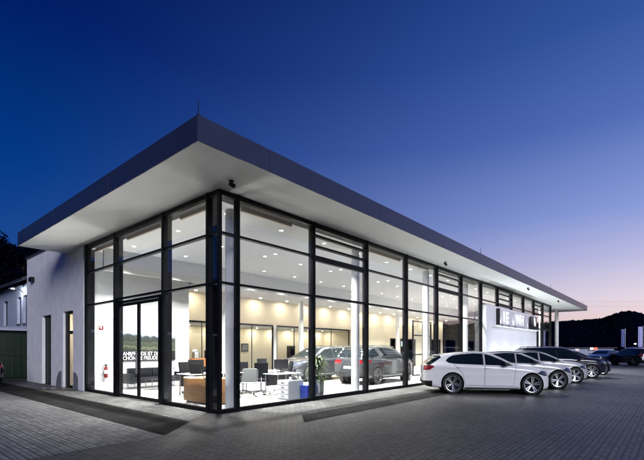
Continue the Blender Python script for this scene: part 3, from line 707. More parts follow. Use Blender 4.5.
def build_car(kind, name, label, paint, loc, heading, group=None, roof=None, light=False):
    """heading: direction the bonnet points, radians"""
    t = thing(name, label, 'car', loc, heading, group)
    if kind == 'hatch': t.scale = (.985, 1, 1.03)
    parts, (ty, rm, dk) = car_parts(kind); sp = SPEC[kind]
    M_ = dict(paint=paint, glass=M_cglass, plastic=M_blackpl, head=M_headlamp, tail=M_taillamp, plate=M_paper, steel=M_chrome, mirror=M_blackpl)
    doors = []
    for nm, me, key in parts:
        c_ = me.copy(); c_.materials.clear(); c_.materials.append(M_[key])
        o = bpy.data.objects.new(nm, c_); COL.objects.link(o); o.parent = t
        if nm == 'door': doors.append(o)
    for k, dr in enumerate(doors):
        s = -1 if k < len(sp['door']) else 1; hx, hz = sp['handle'][k % 2]; y = s * (sp['W'] / 2 + .012)
        MB().box(hx - .10, hx + .10, y - .016, y + .012, hz - .014, hz + .016).build('handle', paint if roof is None else paint, dr, bevel=.006)
    if roof:
        mk = kind + '_roof'
        if mk not in HANDLE:
            i3 = shell(sp, .006); HANDLE[mk] = polish(boolean(i3, MB().box(-1.75, .25, -.62, .62, 1.33, 1.7).mesh('q'), 'INTERSECT'))
        c_ = HANDLE[mk].copy(); c_.materials.clear(); c_.materials.append(roof); o = bpy.data.objects.new('roof', c_); COL.objects.link(o); o.parent = t
    for ax in sp['ax']:
        for s in (-1, 1):
            wl = bpy.data.objects.new('wheel', dk); COL.objects.link(wl); wl.parent = t; wl.location = (ax, s * (sp['W'] / 2 - .125), sp['R'])
            if s < 0: wl.rotation_euler = (0, R(random.uniform(0, 72)), PI)
            else: wl.rotation_euler = (0, R(random.uniform(0, 72)), 0)
            for nm, me in (('tyre', ty), ('rim', rm)):
                o = bpy.data.objects.new(nm, me); COL.objects.link(o); o.parent = wl
    return t
HD = math.atan2(-.876, .48) + R(4)
def car_at_front_wheel(wx, wy, kind, hd=HD):
    sp = SPEC[kind]; lx, ly = sp['ax'][1], -(sp['W'] / 2 - .02)
    return (wx - (lx * math.cos(hd) - ly * math.sin(hd)), wy - (lx * math.sin(hd) + ly * math.cos(hd)), 0)
G1 = 'cars parked at an angle along the showroom front'
build_car('hatch', 'parked_car', 'white five door hatchback, nearest of the row parked outside the glass', M_white_car, car_at_front_wheel(9.3, -4.62, 'hatch'), HD, G1)
build_car('hatch', 'parked_car', 'silver white car with a black roof just behind the nearest white hatchback', M_pearl_car, car_at_front_wheel(12.23, -4.84, 'hatch'), HD, G1, M_black_car)
build_car('hatch', 'parked_car', 'pale car with a black roof, third in the row from the camera', M_pearl_car, car_at_front_wheel(15.93, -4.83, 'hatch'), HD, G1, M_black_car)
build_car('suv', 'parked_car', 'tall navy car, fourth in the row, beside the pale ones', M_navy_car, car_at_front_wheel(20.1, -4.9, 'suv'), HD, G1)
build_car('hatch', 'parked_car', 'black car at the far end of the row in front of the sign wall', M_black_car, car_at_front_wheel(24.0, -4.95, 'hatch'), HD, G1)
build_car('suv', 'showroom_car', 'silver estate SUV shown behind the glass, tail towards the entrance side', M_silver_car, (10.55, 2.4, .02), R(2))
build_car('suv', 'showroom_car', 'dark grey SUV facing the desks at the back of the showroom', M_grey_car, (9.9, 5.5, .02), R(176))
build_car('suv', 'showroom_car', 'grey SUV deep in the showroom, seen between the column and white hatchback', M_grey_car, (19.6 - 3.4, 5.6, .02), R(8))
G2 = 'cars parked across the yard'
build_car('suv', 'parked_car', 'dark blue SUV seen from behind at the right edge', M_navy_car, (43.3, -5.2, 0), R(38), G2)
build_car('hatch', 'parked_car', 'bright blue small car left of the dark blue SUV', M_blue_car, (44.6, -2.7, 0), R(160), G2)
build_car('hatch', 'parked_car', 'navy car beyond the end of the front row, left of the blue one', M_navy_car, (38.5, .2, 0), R(150), G2)
build_car('hatch', 'parked_car', 'black hatchback with a lit red tail lamp cut off by the left edge', M_black_car, (-3.58, 13.0, 0), R(131))

# ------------------------------------------------------------------ showroom furniture
def desk(x, y, wx, wy, label, rz=0):
    t = thing('office_desk', label, 'desk', (x, y, .02), rz, 'white office desks')
    MB().box(-wx / 2, wx / 2, -wy / 2, wy / 2, .70, .73).build('tabletop', M_desk, t, bevel=.004)
    for sx in (-1, 1):
        for sy in (-1, 1):
            MB().cyl((sx * (wx / 2 - .08), sy * (wy / 2 - .08), 0), (sx * (wx / 2 - .08), sy * (wy / 2 - .08), .70), .022).build('leg', M_steel, t, smooth=40)
    MB().box(-wx / 2 + .12, wx / 2 - .12, wy / 2 - .06, wy / 2 - .04, .30, .66).build('modesty_panel', M_blackpl, t)
    return t
desk(2.2, 3.7, 1.9, .8, 'white office desk at the left, behind the grey visitor chair')
desk(4.0, 3.3, 1.7, .8, 'white office desk in front of the dark grey SUV')
desk(3.75, 1.75, 1.1, .75, 'short white desk beside the drawer cabinet near the glass')
def monitor(x, y, z, rz, label):
    t = thing('computer_monitor', label, 'monitor', (x, y, z), rz, 'desk monitors')
    MB().box(-.27, .27, -.015, .015, .13, .45).build('screen', M_blackpl, t, bevel=.006)
    MB().box(-.12, .12, -.09, .09, 0, .012).box(-.025, .025, .012, .03, .0, .3).build('stand', M_blackpl, t)
monitor(2.6, 3.8, .75, R(20), 'black monitor on the left desk, above the grey visitor chair')
monitor(3.9, 1.95, .75, R(-15), 'black monitor on the short desk beside the drawer cabinet')
monitor(4.3, 3.4, .75, R(10), 'black monitor on the desk before the dark grey SUV')
def visitor_chair(x, y, rz, label):
    t = thing('visitor_chair', label, 'chair', (x, y, .02), rz)
    MB().hexa([(-.24, -.22, .44), (.24, -.22, .44), (.24, .22, .42), (-.24, .22, .42), (-.24, -.22, .47), (.24, -.22, .47), (.24, .22, .45), (-.24, .22, .45)]).build('seat', M_greyfab, t, bevel=.01)
    MB().hexa([(-.23, -.24, .50), (.23, -.24, .50), (.23, -.21, .50), (-.23, -.21, .50), (-.22, -.33, .92), (.22, -.33, .92), (.22, -.30, .92), (-.22, -.30, .92)]).build('backrest', M_greyfab, t, bevel=.01)
    for s in (-1, 1):
        MB().path([(s * .25, -.30, .88), (s * .25, -.23, .46), (s * .25, .24, .44), (s * .25, .27, .02), (s * .25, -.26, .012)], .012).build('leg', M_chrome, t, smooth=40)
        MB().box(s * .25 - .02, s * .25 + .02, -.18, .15, .64, .665).cyl((s * .25, .1, .46), (s * .25, .1, .64), .01).build('armrest', M_blackpl, t)
def office_chair(x, y, rz, label):
    t = thing('office_chair', label, 'chair', (x, y, .02), rz, 'black swivel chairs')
    MB().box(-.25, .25, -.24, .24, .44, .52).build('seat', M_blackfab, t, bevel=.03)
    MB().hexa([(-.22, -.27, .56), (.22, -.27, .56), (.22, -.21, .56), (-.22, -.21, .56), (-.23, -.36, 1.08), (.23, -.36, 1.08), (.23, -.31, 1.08), (-.23, -.31, 1.08)]).build('backrest', M_blackfab, t, bevel=.02)
    MB().cyl((0, 0, .12), (0, 0, .44), .03).box(-.03, .03, -.30, 0, .40, .44).cyl((0, -.30, .42), (0, -.27, .6), .02).build('column', M_steel, t, smooth=40)
    b_ = MB()
    for k in range(5):
        a = 2 * PI * k / 5; b_.cyl((0, 0, .12), (.30 * math.cos(a), .30 * math.sin(a), .07), .024, .016)
    bo = b_.build('base', M_steel, t, smooth=40)
    for k in range(5):
        a = 2 * PI * k / 5; MB().cyl((.30 * math.cos(a), .30 * math.sin(a) - .02, .03), (.30 * math.cos(a), .30 * math.sin(a) + .02, .03), .03).build('castor', M_rub, bo)
    for s in (-1, 1): MB().box(s * .27 - .03, s * .27 + .03, -.16, .14, .67, .70).cyl((s * .27, 0, .46), (s * .27, 0, .67), .014).build('armrest', M_blackpl, t)
visitor_chair(2.6, 2.1, R(-30), 'grey visitor chair with chrome frame, nearest the front glass')
office_chair(3.1, 3.0, R(150), 'black swivel chair behind the grey visitor chair')
office_chair(3.35, 2.35, R(-40), 'black swivel chair between the desks and the drawer cabinet')
office_chair(1.5, 3.1, R(170), 'black swivel chair at the left desk beside the glass corner')
t = thing('drawer_cabinet', 'light grey steel drawer cabinet standing by the front glass', 'cabinet', (3.05, .75, .02), R(0))
MB().box(-.22, .42, -.25, .25, 0, .58).build('body', M_graysteel, t, bevel=.006)
for k in range(4):
    dr = MB().box(-.237, -.221, -.235, .235, .03 + k * .135, .155 + k * .135).build('drawer', M_desk, t, bevel=.003)
    MB().box(-.25, -.238, -.06, .06, .105 + k * .135, .12 + k * .135).build('handle', M_steel, dr)
t = thing('mug', 'white mug on top of the grey drawer cabinet', 'mug', (3.1, .7, .60))
MB().lathe([(0, 0), (.038, 0), (.04, .09), (.035, .09), (.033, .01), (0, .01)], 16).build('cup', M_paper, t, smooth=40)
MB().path([(.038, 0, .07), (.065, 0, .06), (.065, 0, .03), (.038, 0, .02)], .006).build('handle', M_paper, t)
t = thing('desk_telephone', 'black desk telephone on the grey drawer cabinet', 'telephone', (3.3, .72, .60), R(30))
MB().hexa([(-.1, -.1, 0), (.1, -.1, 0), (.1, .1, 0), (-.1, .1, 0), (-.1, -.1, .02), (.1, -.1, .02), (.1, .1, .07), (-.1, .1, .07)]).build('base', M_blackpl, t)
MB().cyl((-.08, -.09, .06), (-.08, .1, .10), .02).build('handset', M_blackpl, t, smooth=40)
t = thing('recycling_bin', 'blue plastic bin beside the grey drawer cabinet', 'bin', (3.45, .32, .02), R(0))
MB().box(-.16, .2, -.15, -.14, 0, .40).box(-.16, .2, .14, .15, 0, .40).box(-.16, -.15, -.14, .14, 0, .40).box(.19, .2, -.14, .14, 0, .40).box(-.15, .19, -.14, .14, 0, .01).build('bin_body', M_blue, t)
MB().box(-.17, .21, -.16, .16, .40, .415).build('rim', M_blue, t)
office_chair(4.6, 2.6, R(60), 'black swivel chair at the right of the short desk, beside the yucca')
office_chair(2.0, 4.5, R(-170), 'black swivel chair behind the left desk, farthest from the front glass')
monitor(1.75, 3.75, .75, R(-10), 'black monitor at the left end of the left desk, by the glass corner')
for i, (x, y, lb) in enumerate(((2.2, 3.45, 'open white folder on the left desk'), (3.6, 3.05, 'papers on the desk before the dark grey SUV'), (3.5, 1.65, 'papers on the short white desk'))):
    t = thing('desk_papers', lb, 'papers', (x, y, .752), R(20 * i))
    MB().box(-.15, .15, -.1, .1, 0, .004).box(-.1, .2, -.12, .06, .004, .008).build('sheet', M_paper, t)
for i, (x, y, lb) in enumerate(((2.95, 3.6, 'dark pen cup at the right end of the left desk'), (4.2, 1.6, 'dark pen cup on the short white desk'))):
    t = thing('pen_cup', lb, 'pen cup', (x, y, .752))
    MB().lathe([(0, 0), (.04, 0), (.04, .1), (.036, .1), (.034, .01), (0, .01)], 14).build('cup', M_blackpl, t)
    MB().cyl((0, 0, .02), (.03, 0, .16), .004).cyl((0, .01, .02), (-.02, .02, .17), .004).build('pen', M_blue, t)
# planter with yucca
def strap_plant(t, z, hgt, n, m, spread):
    st = MB(); st.path([(0, 0, z - .1), (.02, .01, z + hgt * .35), (.0, .02, z + hgt * .62)], .028); st.build('stem', M_bark, t)
    b_ = MB(); rnd = random.Random(3)
    for k in range(n):
        cz = z + rnd.choice((.02, .05, hgt * .35, hgt * .55, hgt * .62)) + rnd.uniform(-.04, .04); a = rnd.uniform(0, 2 * PI); L = spread * rnd.uniform(.6, 1.1); up = rnd.uniform(.2, 1.2)
        pts = []
        for q in range(6):
            u = q / 5; pts.append(Vector((math.cos(a) * L * u, math.sin(a) * L * u, cz + L * (up * u - .75 * u * u))))
        side = Vector((-math.sin(a), math.cos(a), 0))
        vs = []; 
        for q, p in enumerate(pts):
            ww = .03 * (1 - (q / 5) ** 2 * .95); vs += [p - side * ww, p + side * ww]
        b_.add(vs, [(2 * q, 2 * q + 1, 2 * q + 3, 2 * q + 2) for q in range(5)])
    b_.sheet = True; b_.build('foliage', m, t)
t = thing('potted_plant', 'yucca in a tall polished steel planter behind the front glass', 'plant', (4.2, .55, .02))
MB().lathe([(0, 0), (.20, 0), (.215, .55), (.20, .56), (.19, .50), (0, .50)], 32).build('planter', M_steel, t, smooth=40)
strap_plant(t, .5, 1.08, 300, M_leaf, .44)
t = thing('potted_plant', 'small plant on the back side of the showroom, above the silver SUV roof', 'plant', (13.2, 8.2, .02))
MB().lathe([(0, 0), (.2, 0), (.24, .8), (.22, .8), (.2, .74), (0, .74)], 24).build('planter', M_blackpl, t, smooth=40)
strap_plant(t, .75, 1.1, 90, M_leaf, .5)
# wooden reception counter by the entrance
t = thing('reception_counter', 'low oak counter standing just inside the glass, right of the entrance', 'counter', (.64, 1.15, .02))
MB().box(0, .04, 0, 1.5, .04, .68).box(.04, .70, 0, .04, .04, .68).box(.04, .70, 1.46, 1.5, .04, .68).build('front_panel', M_wood, t, bevel=.003)
MB().box(.06, .66, .06, 1.44, 0, .04).build('plinth', M_blackpl, t)
MB().box(-.02, .74, -.02, 1.52, .682, .71).build('counter_top', M_wood, t, bevel=.003)
t = thing('paper_stack', 'loose white papers spread on the oak counter', 'papers', (.62, 2.3, .732))
b_ = MB()
for k in range(5): b_.box(-.15 + .03 * k, .06 + .03 * k, -.3 + .06 * k, .05 + .05 * k, .004 * k, .004 * k + .003)
b_.build('sheet', M_paper, t)
t = thing('laptop', 'open black laptop on the oak counter', 'laptop', (.75, 1.55, .732), R(60))
MB().box(-.18, .18, -.12, .12, 0, .018).build('keyboard_base', M_blackpl, t, bevel=.003)
MB().hexa([(-.18, .12, .018), (.18, .12, .018), (.18, .128, .018), (-.18, .128, .018), (-.18, .19, .24), (.18, .19, .24), (.18, .198, .24), (-.18, .198, .24)]).build('screen', M_blackpl, t)
# cherry cabinet at the rear wall
t = thing('sideboard', 'reddish wooden sideboard against the office glass, seen over the oak counter', 'cabinet', (5.0, 9.2, .02))
MB().box(0, 2.0, 0, .5, .06, 1.08).build('body', M_wood_red, t, bevel=.004)
MB().box(.04, 1.96, .04, .46, 0, .06).build('plinth', M_blackpl, t)
for k in range(3):
    d = MB().box(.02 + k * .66, .66 + k * .66, -.022, -.003, .09, 1.05).build('door', M_wood_red, t, bevel=.003)
    MB().cyl((.6 + k * .66, -.035, .6), (.6 + k * .66, -.035, .72), .008).build('handle', M_steel, d)
t = thing('brochure_rack', 'clear brochure rack standing on the reddish sideboard', 'rack', (5.2, 9.3, 1.10))
for k in range(4): MB().box(0, .24, .02 + .05 * k, .03 + .05 * k, .02, .22 + .07 * k).build('brochure', M_paper if k % 2 else M_graysteel, t)
MB().box(-.01, .25, 0, .22, 0, .02).box(-.01, 0, 0, .22, .02, .3).box(.25, .26, 0, .22, .02, .3).build('frame', M_steel, t)
t = thing('coffee_machine', 'dark coffee machine on the reddish sideboard', 'coffee machine', (6.0, 9.3, 1.10))
MB().box(0, .3, .1, .4, 0, .38).box(0, .3, -.05, .1, 0, .04).box(0, .3, -.02, .1, .26, .38).build('housing', M_blackpl, t, bevel=.01)
MB().lathe([(0, .0), (.05, 0), (.05, .12), (0, .12)], 16, c=(.15, .25, .38)).build('bean_hopper', M_steel, t)
# sofa group
t = thing('sofa', 'black leather sofa under the wall poster', 'sofa', (2.35, 7.65, .02))
MB().box(-1.0, 1.0, -.35, .25, .22, .42).build('seat', M_leather, t, bevel=.03)
for k in range(2): MB().box(-.97 + k * .98, -.01 + k * .98, .2, .38, .40, .78).build('backrest', M_leather, t, bevel=.03)
for s in (-1, 1): MB().box(s * 1.06 - .07, s * 1.06 + .07, -.36, .38, .2, .58).build('armrest', M_leather, t, bevel=.02)
for sx in (-1, 1):
    for sy in (-.28, .3): MB().cyl((sx * .95, sy, 0), (sx * .95, sy, .22), .02).build('leg', M_chrome, t)
t = thing('cushion', 'white cushion at the right end of the black sofa', 'cushion', (3.0, 7.72, .64), R(10))
MB().hexa([(-.2, -.10, -.18), (.2, -.10, -.18), (.2, .02, -.2), (-.2, .02, -.2), (-.2, -.04, .2), (.2, -.04, .2), (.2, .06, .2), (-.2, .06, .2)]).build('cover', M_paper, t, bevel=.04)
t = thing('armchair', 'black leather armchair right of the sofa', 'armchair', (3.95, 6.9, .02), R(-70))
MB().box(-.36, .36, -.33, .3, .24, .42).build('seat', M_leather, t, bevel=.03)
MB().box(-.36, .36, .22, .36, .38, .80).build('backrest', M_leather, t, bevel=.03)
for s in (-1, 1): MB().box(s * .40 - .04, s * .40 + .04, -.34, .36, .22, .58).build('armrest', M_leather, t, bevel=.015)
for sx in (-1, 1):
    for sy in (-.28, .3): MB().cyl((sx * .36, sy, 0), (sx * .36, sy, .24), .016).build('leg', M_chrome, t)
t = thing('coffee_table', 'low glass topped table before the black sofa', 'table', (2.1, 6.75, .02))
MB().box(-.5, .5, -.3, .3, .38, .395).build('tabletop', M_blackpl, t, bevel=.003)
for sx in (-1, 1):
    for sy in (-1, 1): MB().cyl((sx * .45, sy * .25, 0), (sx * .45, sy * .25, .38), .015).build('leg', M_chrome, t)
# poster: coast road under a pale sky
def poster_mat():
    m = bpy.data.materials.new('poster_print'); m.use_nodes = True; t_ = m.node_tree; n = t_.nodes; l = t_.links; b_ = n['Principled BSDF']; b_.inputs['Roughness'].default_value = .5
    c_ = n.new('ShaderNodeTexCoord'); s_ = n.new('ShaderNodeSeparateXYZ'); l.new(c_.outputs['Object'], s_.inputs[0])
    nz = n.new('ShaderNodeTexNoise'); nz.inputs['Scale'].default_value = 3.2; nz.inputs['Detail'].default_value = 5; l.new(c_.outputs['Object'], nz.inputs[0])
    ma = n.new('ShaderNodeMath'); ma.operation = 'MULTIPLY_ADD'; l.new(nz.outputs[0], ma.inputs[0]); ma.inputs[1].default_value = .30; zz = n.new('ShaderNodeMath'); zz.operation = 'MULTIPLY'; l.new(s_.outputs[2], zz.inputs[0]); zz.inputs[1].default_value = .72; l.new(zz.outputs[0], ma.inputs[2])
    mb = n.new('ShaderNodeMath'); mb.operation = 'MULTIPLY_ADD'; l.new(s_.outputs[0], mb.inputs[0]); mb.inputs[1].default_value = .04; l.new(ma.outputs[0], mb.inputs[2])
    r_ = n.new('ShaderNodeValToRGB'); l.new(mb.outputs[0], r_.inputs[0]); r_.color_ramp.interpolation = 'LINEAR'
    st = [(0, (.01, .012, .014)), (.42, (.02, .025, .02)), (.5, (.03, .045, .018)), (.58, (.14, .14, .10)), (.63, (.03, .045, .02)), (.72, (.07, .08, .06)), (.80, (.02, .03, .022)), (.90, (.05, .06, .06)), (.95, (.42, .52, .62)), (1.0, (.72, .78, .82))]
    e = r_.color_ramp.elements; e[0].position = 0; e[0].color = (*st[0][1], 1); e[1].position = 1; e[1].color = (*st[-1][1], 1)
    for p_, q_ in st[1:-1]: k = e.new(p_); k.color = (*q_, 1)
    l.new(r_.outputs[0], b_.inputs['Base Color']); return m
t = thing('wall_poster', 'wide landscape poster of a winding coast road with a slogan, over the sofa', 'poster', (1.0, 8.27, 1.08))
MB().box(0, 2.6, .0, .025, 0, 1.25).build('print', poster_mat(), t)
MB().box(0, 2.6, -.004, .0, 0.0, .40).build('text_band', M_blackpl, t)
text_mesh('slogan', 'FAHRFREUDE IST DIE', .215, .003, M_signwhite, t, (.27, -.006, .215), bold=.004, sx=.80)
text_mesh('slogan', 'SCH\u00d6NSTE FREUDE.', .215, .003, M_signwhite, t, (.27, -.006, .035), bold=.004, sx=.80)
# fire extinguisher
t = thing('fire_extinguisher', 'red fire extinguisher hanging on the white wall left of the entrance', 'fire extinguisher', (.68, 8.18, .46))
t.scale = (.8, .8, .85)
MB().lathe([(0, 0), (.075, 0), (.082, .02), (.082, .44), (.05, .50), (.02, .52), (0, .52)], 24).build('cylinder', M_red, t, smooth=40)
MB().box(-.03, .05, -.02, .02, .52, .58).box(-.09, .05, -.012, .012, .58, .60).build('valve', M_blackpl, t)
MB().path([(.04, 0, .55), (-.12, -.02, .54), (-.15, -.03, .42), (-.13, -.04, .25), (-.10, -.04, .10)], .014).build('hose', M_rub, t, smooth=40)
MB().lathe([(.0835, .18), (.0835, .34)], 24).build('instruction_label', M_paper, t)
t = thing('extinguisher_sign', 'small red safety sign above the fire extinguisher', 'sign', (.55, 8.285, 2.28))
MB().box(-.08, .08, 0, .012, 0, .16).build('plate', M_red, t)
MB().box(-.02, .03, -.003, 0, .04, .14).box(-.06, -.04, -.003, 0, .06, .16).build('symbol', M_signwhite, t)
t = thing('wall_picture', 'small framed dark picture on the cream office wall', 'picture', (10.6, 12.56, 1.40))
MB().box(0, .55, 0, .03, 0, .5).build('frame', M_blackpl, t)
MB().box(.05, .5, -.004, 0, .05, .45).build('print', M_stone, t)
t = thing('office_cupboard', 'tall black file rack behind the office glass, over the dark grey SUV', 'rack', (13.9, 11.5, .02))
for z in (.1, .6, 1.1, 1.55): MB().box(0, .45, 0, .35, z, z + .03).build('shelf', M_blackpl, t)
MB().box(0, .02, 0, .35, 0, 1.75).box(.43, .45, 0, .35, 0, 1.75).box(.02, .43, .33, .35, 0, 1.75).build('frame', M_blackpl, t)
t = thing('wall_display', 'small lit screen in the dark opening of the cream wall', 'screen', (26.7, 10.42, 1.75))
MB().box(0, .9, 0, .04, 0, .55).build('housing', M_blackpl, t)
MB().box(.04, .86, -.006, 0, .04, .51).build('screen', M_screen, t)
for i, (x, h_, lb) in enumerate(((8.9, 1.3, 'dark office chair back behind the glass partition near the picture'), )):
    office_chair(x, 11.2, R(30), lb)

# ------------------------------------------------------------------ outside fittings
t = thing('wall_camera', 'small dark camera housing high on the white wing wall', 'camera', (0, 14.55, 4.80))
MB().box(-.04, 0, -.06, .06, -.06, .12).build('bracket', M_blackpl, t)
MB().box(-.16, -.04, -.20, .25, -.10, .10).build('housing', M_blackpl, t, bevel=.01)
for i, (y, s, lb) in enumerate(((10.78, 1, 'quarter round dark plate left of the lit doorway'), (9.42, -1, 'quarter round dark plate right of the lit doorway'))):
    poly = [(0, 0)] + [(s * .62 * math.cos(a * PI / 16), .66 * math.sin(a * PI / 16)) for a in range(9)]  # flat dark quarter discs against the wall, either side of the doorway
    tag(MB().prism([(y + u, v) for u, v in poly], -.03, -.004, 'x').build('quarter_plate', M_stone), lb, 'plate')
t = thing('door_mat', 'ribbed steel mat in the ground before the lit doorway', 'mat', (-.5, 10.1, .008))
MB().box(-.35, .35, -.55, .55, 0, .012).build('mat_frame', M_blackpl, t)
for k in range(12): MB().box(-.33, .33, -.52 + k * .09, -.48 + k * .09, .012, .018).build('slat', M_steel, t)

# ------------------------------------------------------------------ neighbouring building, green sheds
nb = thing('neighbour_building', 'bluish two storey house with small windows behind the white wing', 'building', (1.0, 19.0, 0))
wall_ = MB()
def holes_wall(b_, ya, yb, za, zb, holes, x0=0, x1=.3):
    ys = sorted({ya, yb, *[v for q in holes for v in q[:2]]})
    for a, c in zip(ys[:-1], ys[1:]):
        hs = [q for q in holes if q[0] <= a and q[1] >= c]
        z = za
        for q in sorted(hs, key=lambda q: q[2]): b_.box(x0, x1, a, c, z, q[2]); z = q[3]
        b_.box(x0, x1, a, c, z, zb)
wins = [(.75, 1.5, 3.05, 4.65), (1.9, 2.7, 3.05, 4.62), (4.9, 5.9, 3.05, 4.6), (8.0, 9.2, 3.0, 4.6)]
holes_wall(wall_, 0, 14, 0, 5.3, wins)
wall_.box(.3, 9, 0, .3, 0, 5.3).box(8.7, 9, .3, 14, 0, 5.3).box(.3, 8.7, 13.7, 14, 0, 5.3)
wall_.build('wall', M_neigh, nb)
for a, c, z0, z1 in wins:
    f = MB().box(.14, .2, a, a + .07, z0, z1).box(.14, .2, c - .07, c, z0, z1).box(.14, .2, a + .07, c - .07, z0, z0 + .07).box(.14, .2, a + .07, c - .07, z1 - .07, z1).box(.14, .2, (a + c) / 2 - .03, (a + c) / 2 + .03, z0 + .07, z1 - .07).build('window', M_frame, nb)
    MB().box(.16, .17, a + .07, c - .07, z0 + .07, z1 - .07).build('pane', M_cglass, f)
    MB().box(-.06, .13, a - .05, c + .05, z0 - .06, z0 - .005).build('sill', M_stone, f)
MB().hexa([(-.5, -.4, 5.3), (4.5, -.4, 7.6), (4.5, 14.4, 7.6), (-.5, 14.4, 5.3), (-.5, -.4, 5.45), (4.5, -.4, 7.8), (4.5, 14.4, 7.8), (-.5, 14.4, 5.45)]).hexa([(4.5, -.4, 7.6), (9.5, -.4, 5.3), (9.5, 14.4, 5.3), (4.5, 14.4, 7.6), (4.5, -.4, 7.8), (9.5, -.4, 5.45), (9.5, 14.4, 5.45), (4.5, 14.4, 7.8)]).build('roof', M_coping, nb)
MB().prism([(0.1, 5.3), (8.9, 5.3), (4.5, 7.4)], .1, .3, 'y').build('gable', M_neigh, nb)
t = thing('yard_lamp', 'lit swan neck lamp on the bluish house wall', 'lamp', (1.0, 20.4, 4.78))
MB().path([(0, 0, 0), (-.12, 0, .14), (-.28, 0, .24), (-.45, 0, .26)], .02).build('arm', M_blackpl, t, smooth=40)
MB().lathe([(.03, .08), (.10, .04), (.21, -.04), (.20, -.05), (.0, .03)], 20, c=(-.5, 0, .26)).build('lamp_shade', M_steel, t, smooth=40)
MB().lathe([(0, -.09), (.06, -.07), (.09, -.03), (0, .0)], 16, c=(-.5, 0, .27)).build('bulb', mat('cool_bulb', (.9, .9, .9), .5, emit=(.85, .92, 1), estr=30), t, smooth=40)
point_lamp('lamp', 'POINT', (-.5, 0, .12), 60, (.85, .9, 1), .06, None, None, t)
t = thing('green_shed', 'dark green ribbed metal shed between the white wing and the bluish house', 'shed', (-12, 17.6, 0))
MB().box(0, 12.6, 0, .06, 0, 2.5).box(0, .06, .06, 1.2, 0, 2.5).box(12.54, 12.6, .06, 1.2, 0, 2.5).build('wall', M_green, t)
for k in range(5):
    d = MB().box(.1 + k * 2.5, 2.5 + k * 2.5, -.06, -.005, .06, 2.4).build('door', M_green, t, bevel=.004)
    for j in range(9): MB().box(.22 + k * 2.5 + j * .26, .30 + k * 2.5 + j * .26, -.09, -.062, .1, 2.35).build('rib', M_green, d)
    MB().box(.1 + k * 2.5, 2.5 + k * 2.5, -.11, -.092, 1.25, 1.32).build('locking_bar', M_green, d)
MB().hexa([(-.2, -.35, 2.5), (12.75, -.35, 2.5), (12.75, 1.3, 2.66), (-.2, 1.3, 2.66), (-.2, -.35, 2.6), (12.75, -.35, 2.6), (12.75, 1.3, 2.76), (-.2, 1.3, 2.76)]).build('roof', M_neigh, t)

# ------------------------------------------------------------------ far end of the yard
def banner(x, y, label, h0, h1, wd, m1):
    t = thing('flag_banner', label, 'flag', (x, y, 0), R(-49.4))
    MB().cyl((0, 0, 0), (0, 0, h1 + .1), .05, .035, 10).build('pole', M_steel, t, smooth=40)
    MB().cyl((0, 0, h1), (-wd, 0, h1), .015).build('arm', M_steel, t)
    b_ = MB(); n = 8
    for k in range(n):
        a = -.03 - (wd - .04) * k / n; c_ = -.03 - (wd - .04) * (k + 1) / n; ya, yc = .04 * math.sin(k * 1.1), .04 * math.sin((k + 1) * 1.1)
        b_.hexa([(a, ya, h0), (c_, yc, h0), (c_, yc + .01, h0), (a, ya + .01, h0), (a, ya * .4, h1), (c_, yc * .4, h1), (c_, yc * .4 + .01, h1), (a, ya * .4 + .01, h1)])
    b_.build('banner', m1, t)
M_ban1 = mat('blue_white_banner', (.05, .07, .2), .8, col2=(.16, .2, .45), nscale=2)
M_ban2 = mat('pale_violet_banner', (.45, .45, .8), .8, noise=.1)
banner(54.9, -3.75, 'narrow blue advertising flag on a pole above the parked cars', 1.8, 3.9, .48, M_ban1)
banner(56.1, -5.35, 'pale violet advertising flag at the right edge of the photo', 1.8, 4.2, .55, M_ban2)
t = thing('yard_light', 'lit lamp head on a dark post between the two flags', 'lamp', (68.5, -3.9, 0))
MB().cyl((0, 0, 0), (0, 0, 2.2), .06, .04, 10).build('post', M_blackpl, t)
MB().lathe([(0, 2.2), (.14, 2.22), (.16, 2.35), (0, 2.42)], 14).build('lens', mat('pale_lamp_lens', (.9, .9, .9), .5, emit=(1, .97, .9), estr=1.6), t)
t = thing('roadside_shop', 'low dark shop across the road with lit white and red signs', 'building', (76, 3.4, 0), R(-49.4))
MB().box(-3.5, 5, 0, 5, 0, 1.7).build('wall', M_neigh, t); MB().box(-3.8, 5.3, -.4, 5.2, 1.7, 1.82).build('roof', M_coping, t)
MB().box(-1.6, -1.0, -.12, -.02, 1.25, 1.6).build('lit_sign', mat('soft_lit_sign', (.6, .5, .5), .5, emit=(1, .8, .75), estr=.45), t)
MB().box(.7, 1.2, -.5, -.42, 1.45, 1.8).build('lit_sign', mat('white_lit_sign', (.9, .9, .9), .5, emit=(1, .95, .9), estr=1.3), t)
MB().box(1.3, 1.9, -.5, -.42, 1.45, 1.8).build('lit_sign', mat('red_lit_sign', (.8, .1, .05), .5, emit=(1, .16, .08), estr=1.2), t)
t = thing('roadside_kiosk', 'small pale kiosk beyond the parked cars, under the blue flag', 'building', (62, -2.6, 0), R(-49.4))
MB().box(-1.2, 1.2, 0, 2, 0, 1.05).build('wall', M_neigh, t); MB().box(-1.4, 1.4, -.2, 2.2, 1.05, 1.12).build('roof', M_ban2, t)
for k, x in enumerate((-.9, -.5, .15, .5, .95)): MB().box(x - .07, x + .07, -.03, .0, .55, 1.0).build('window', M_ban2, t)
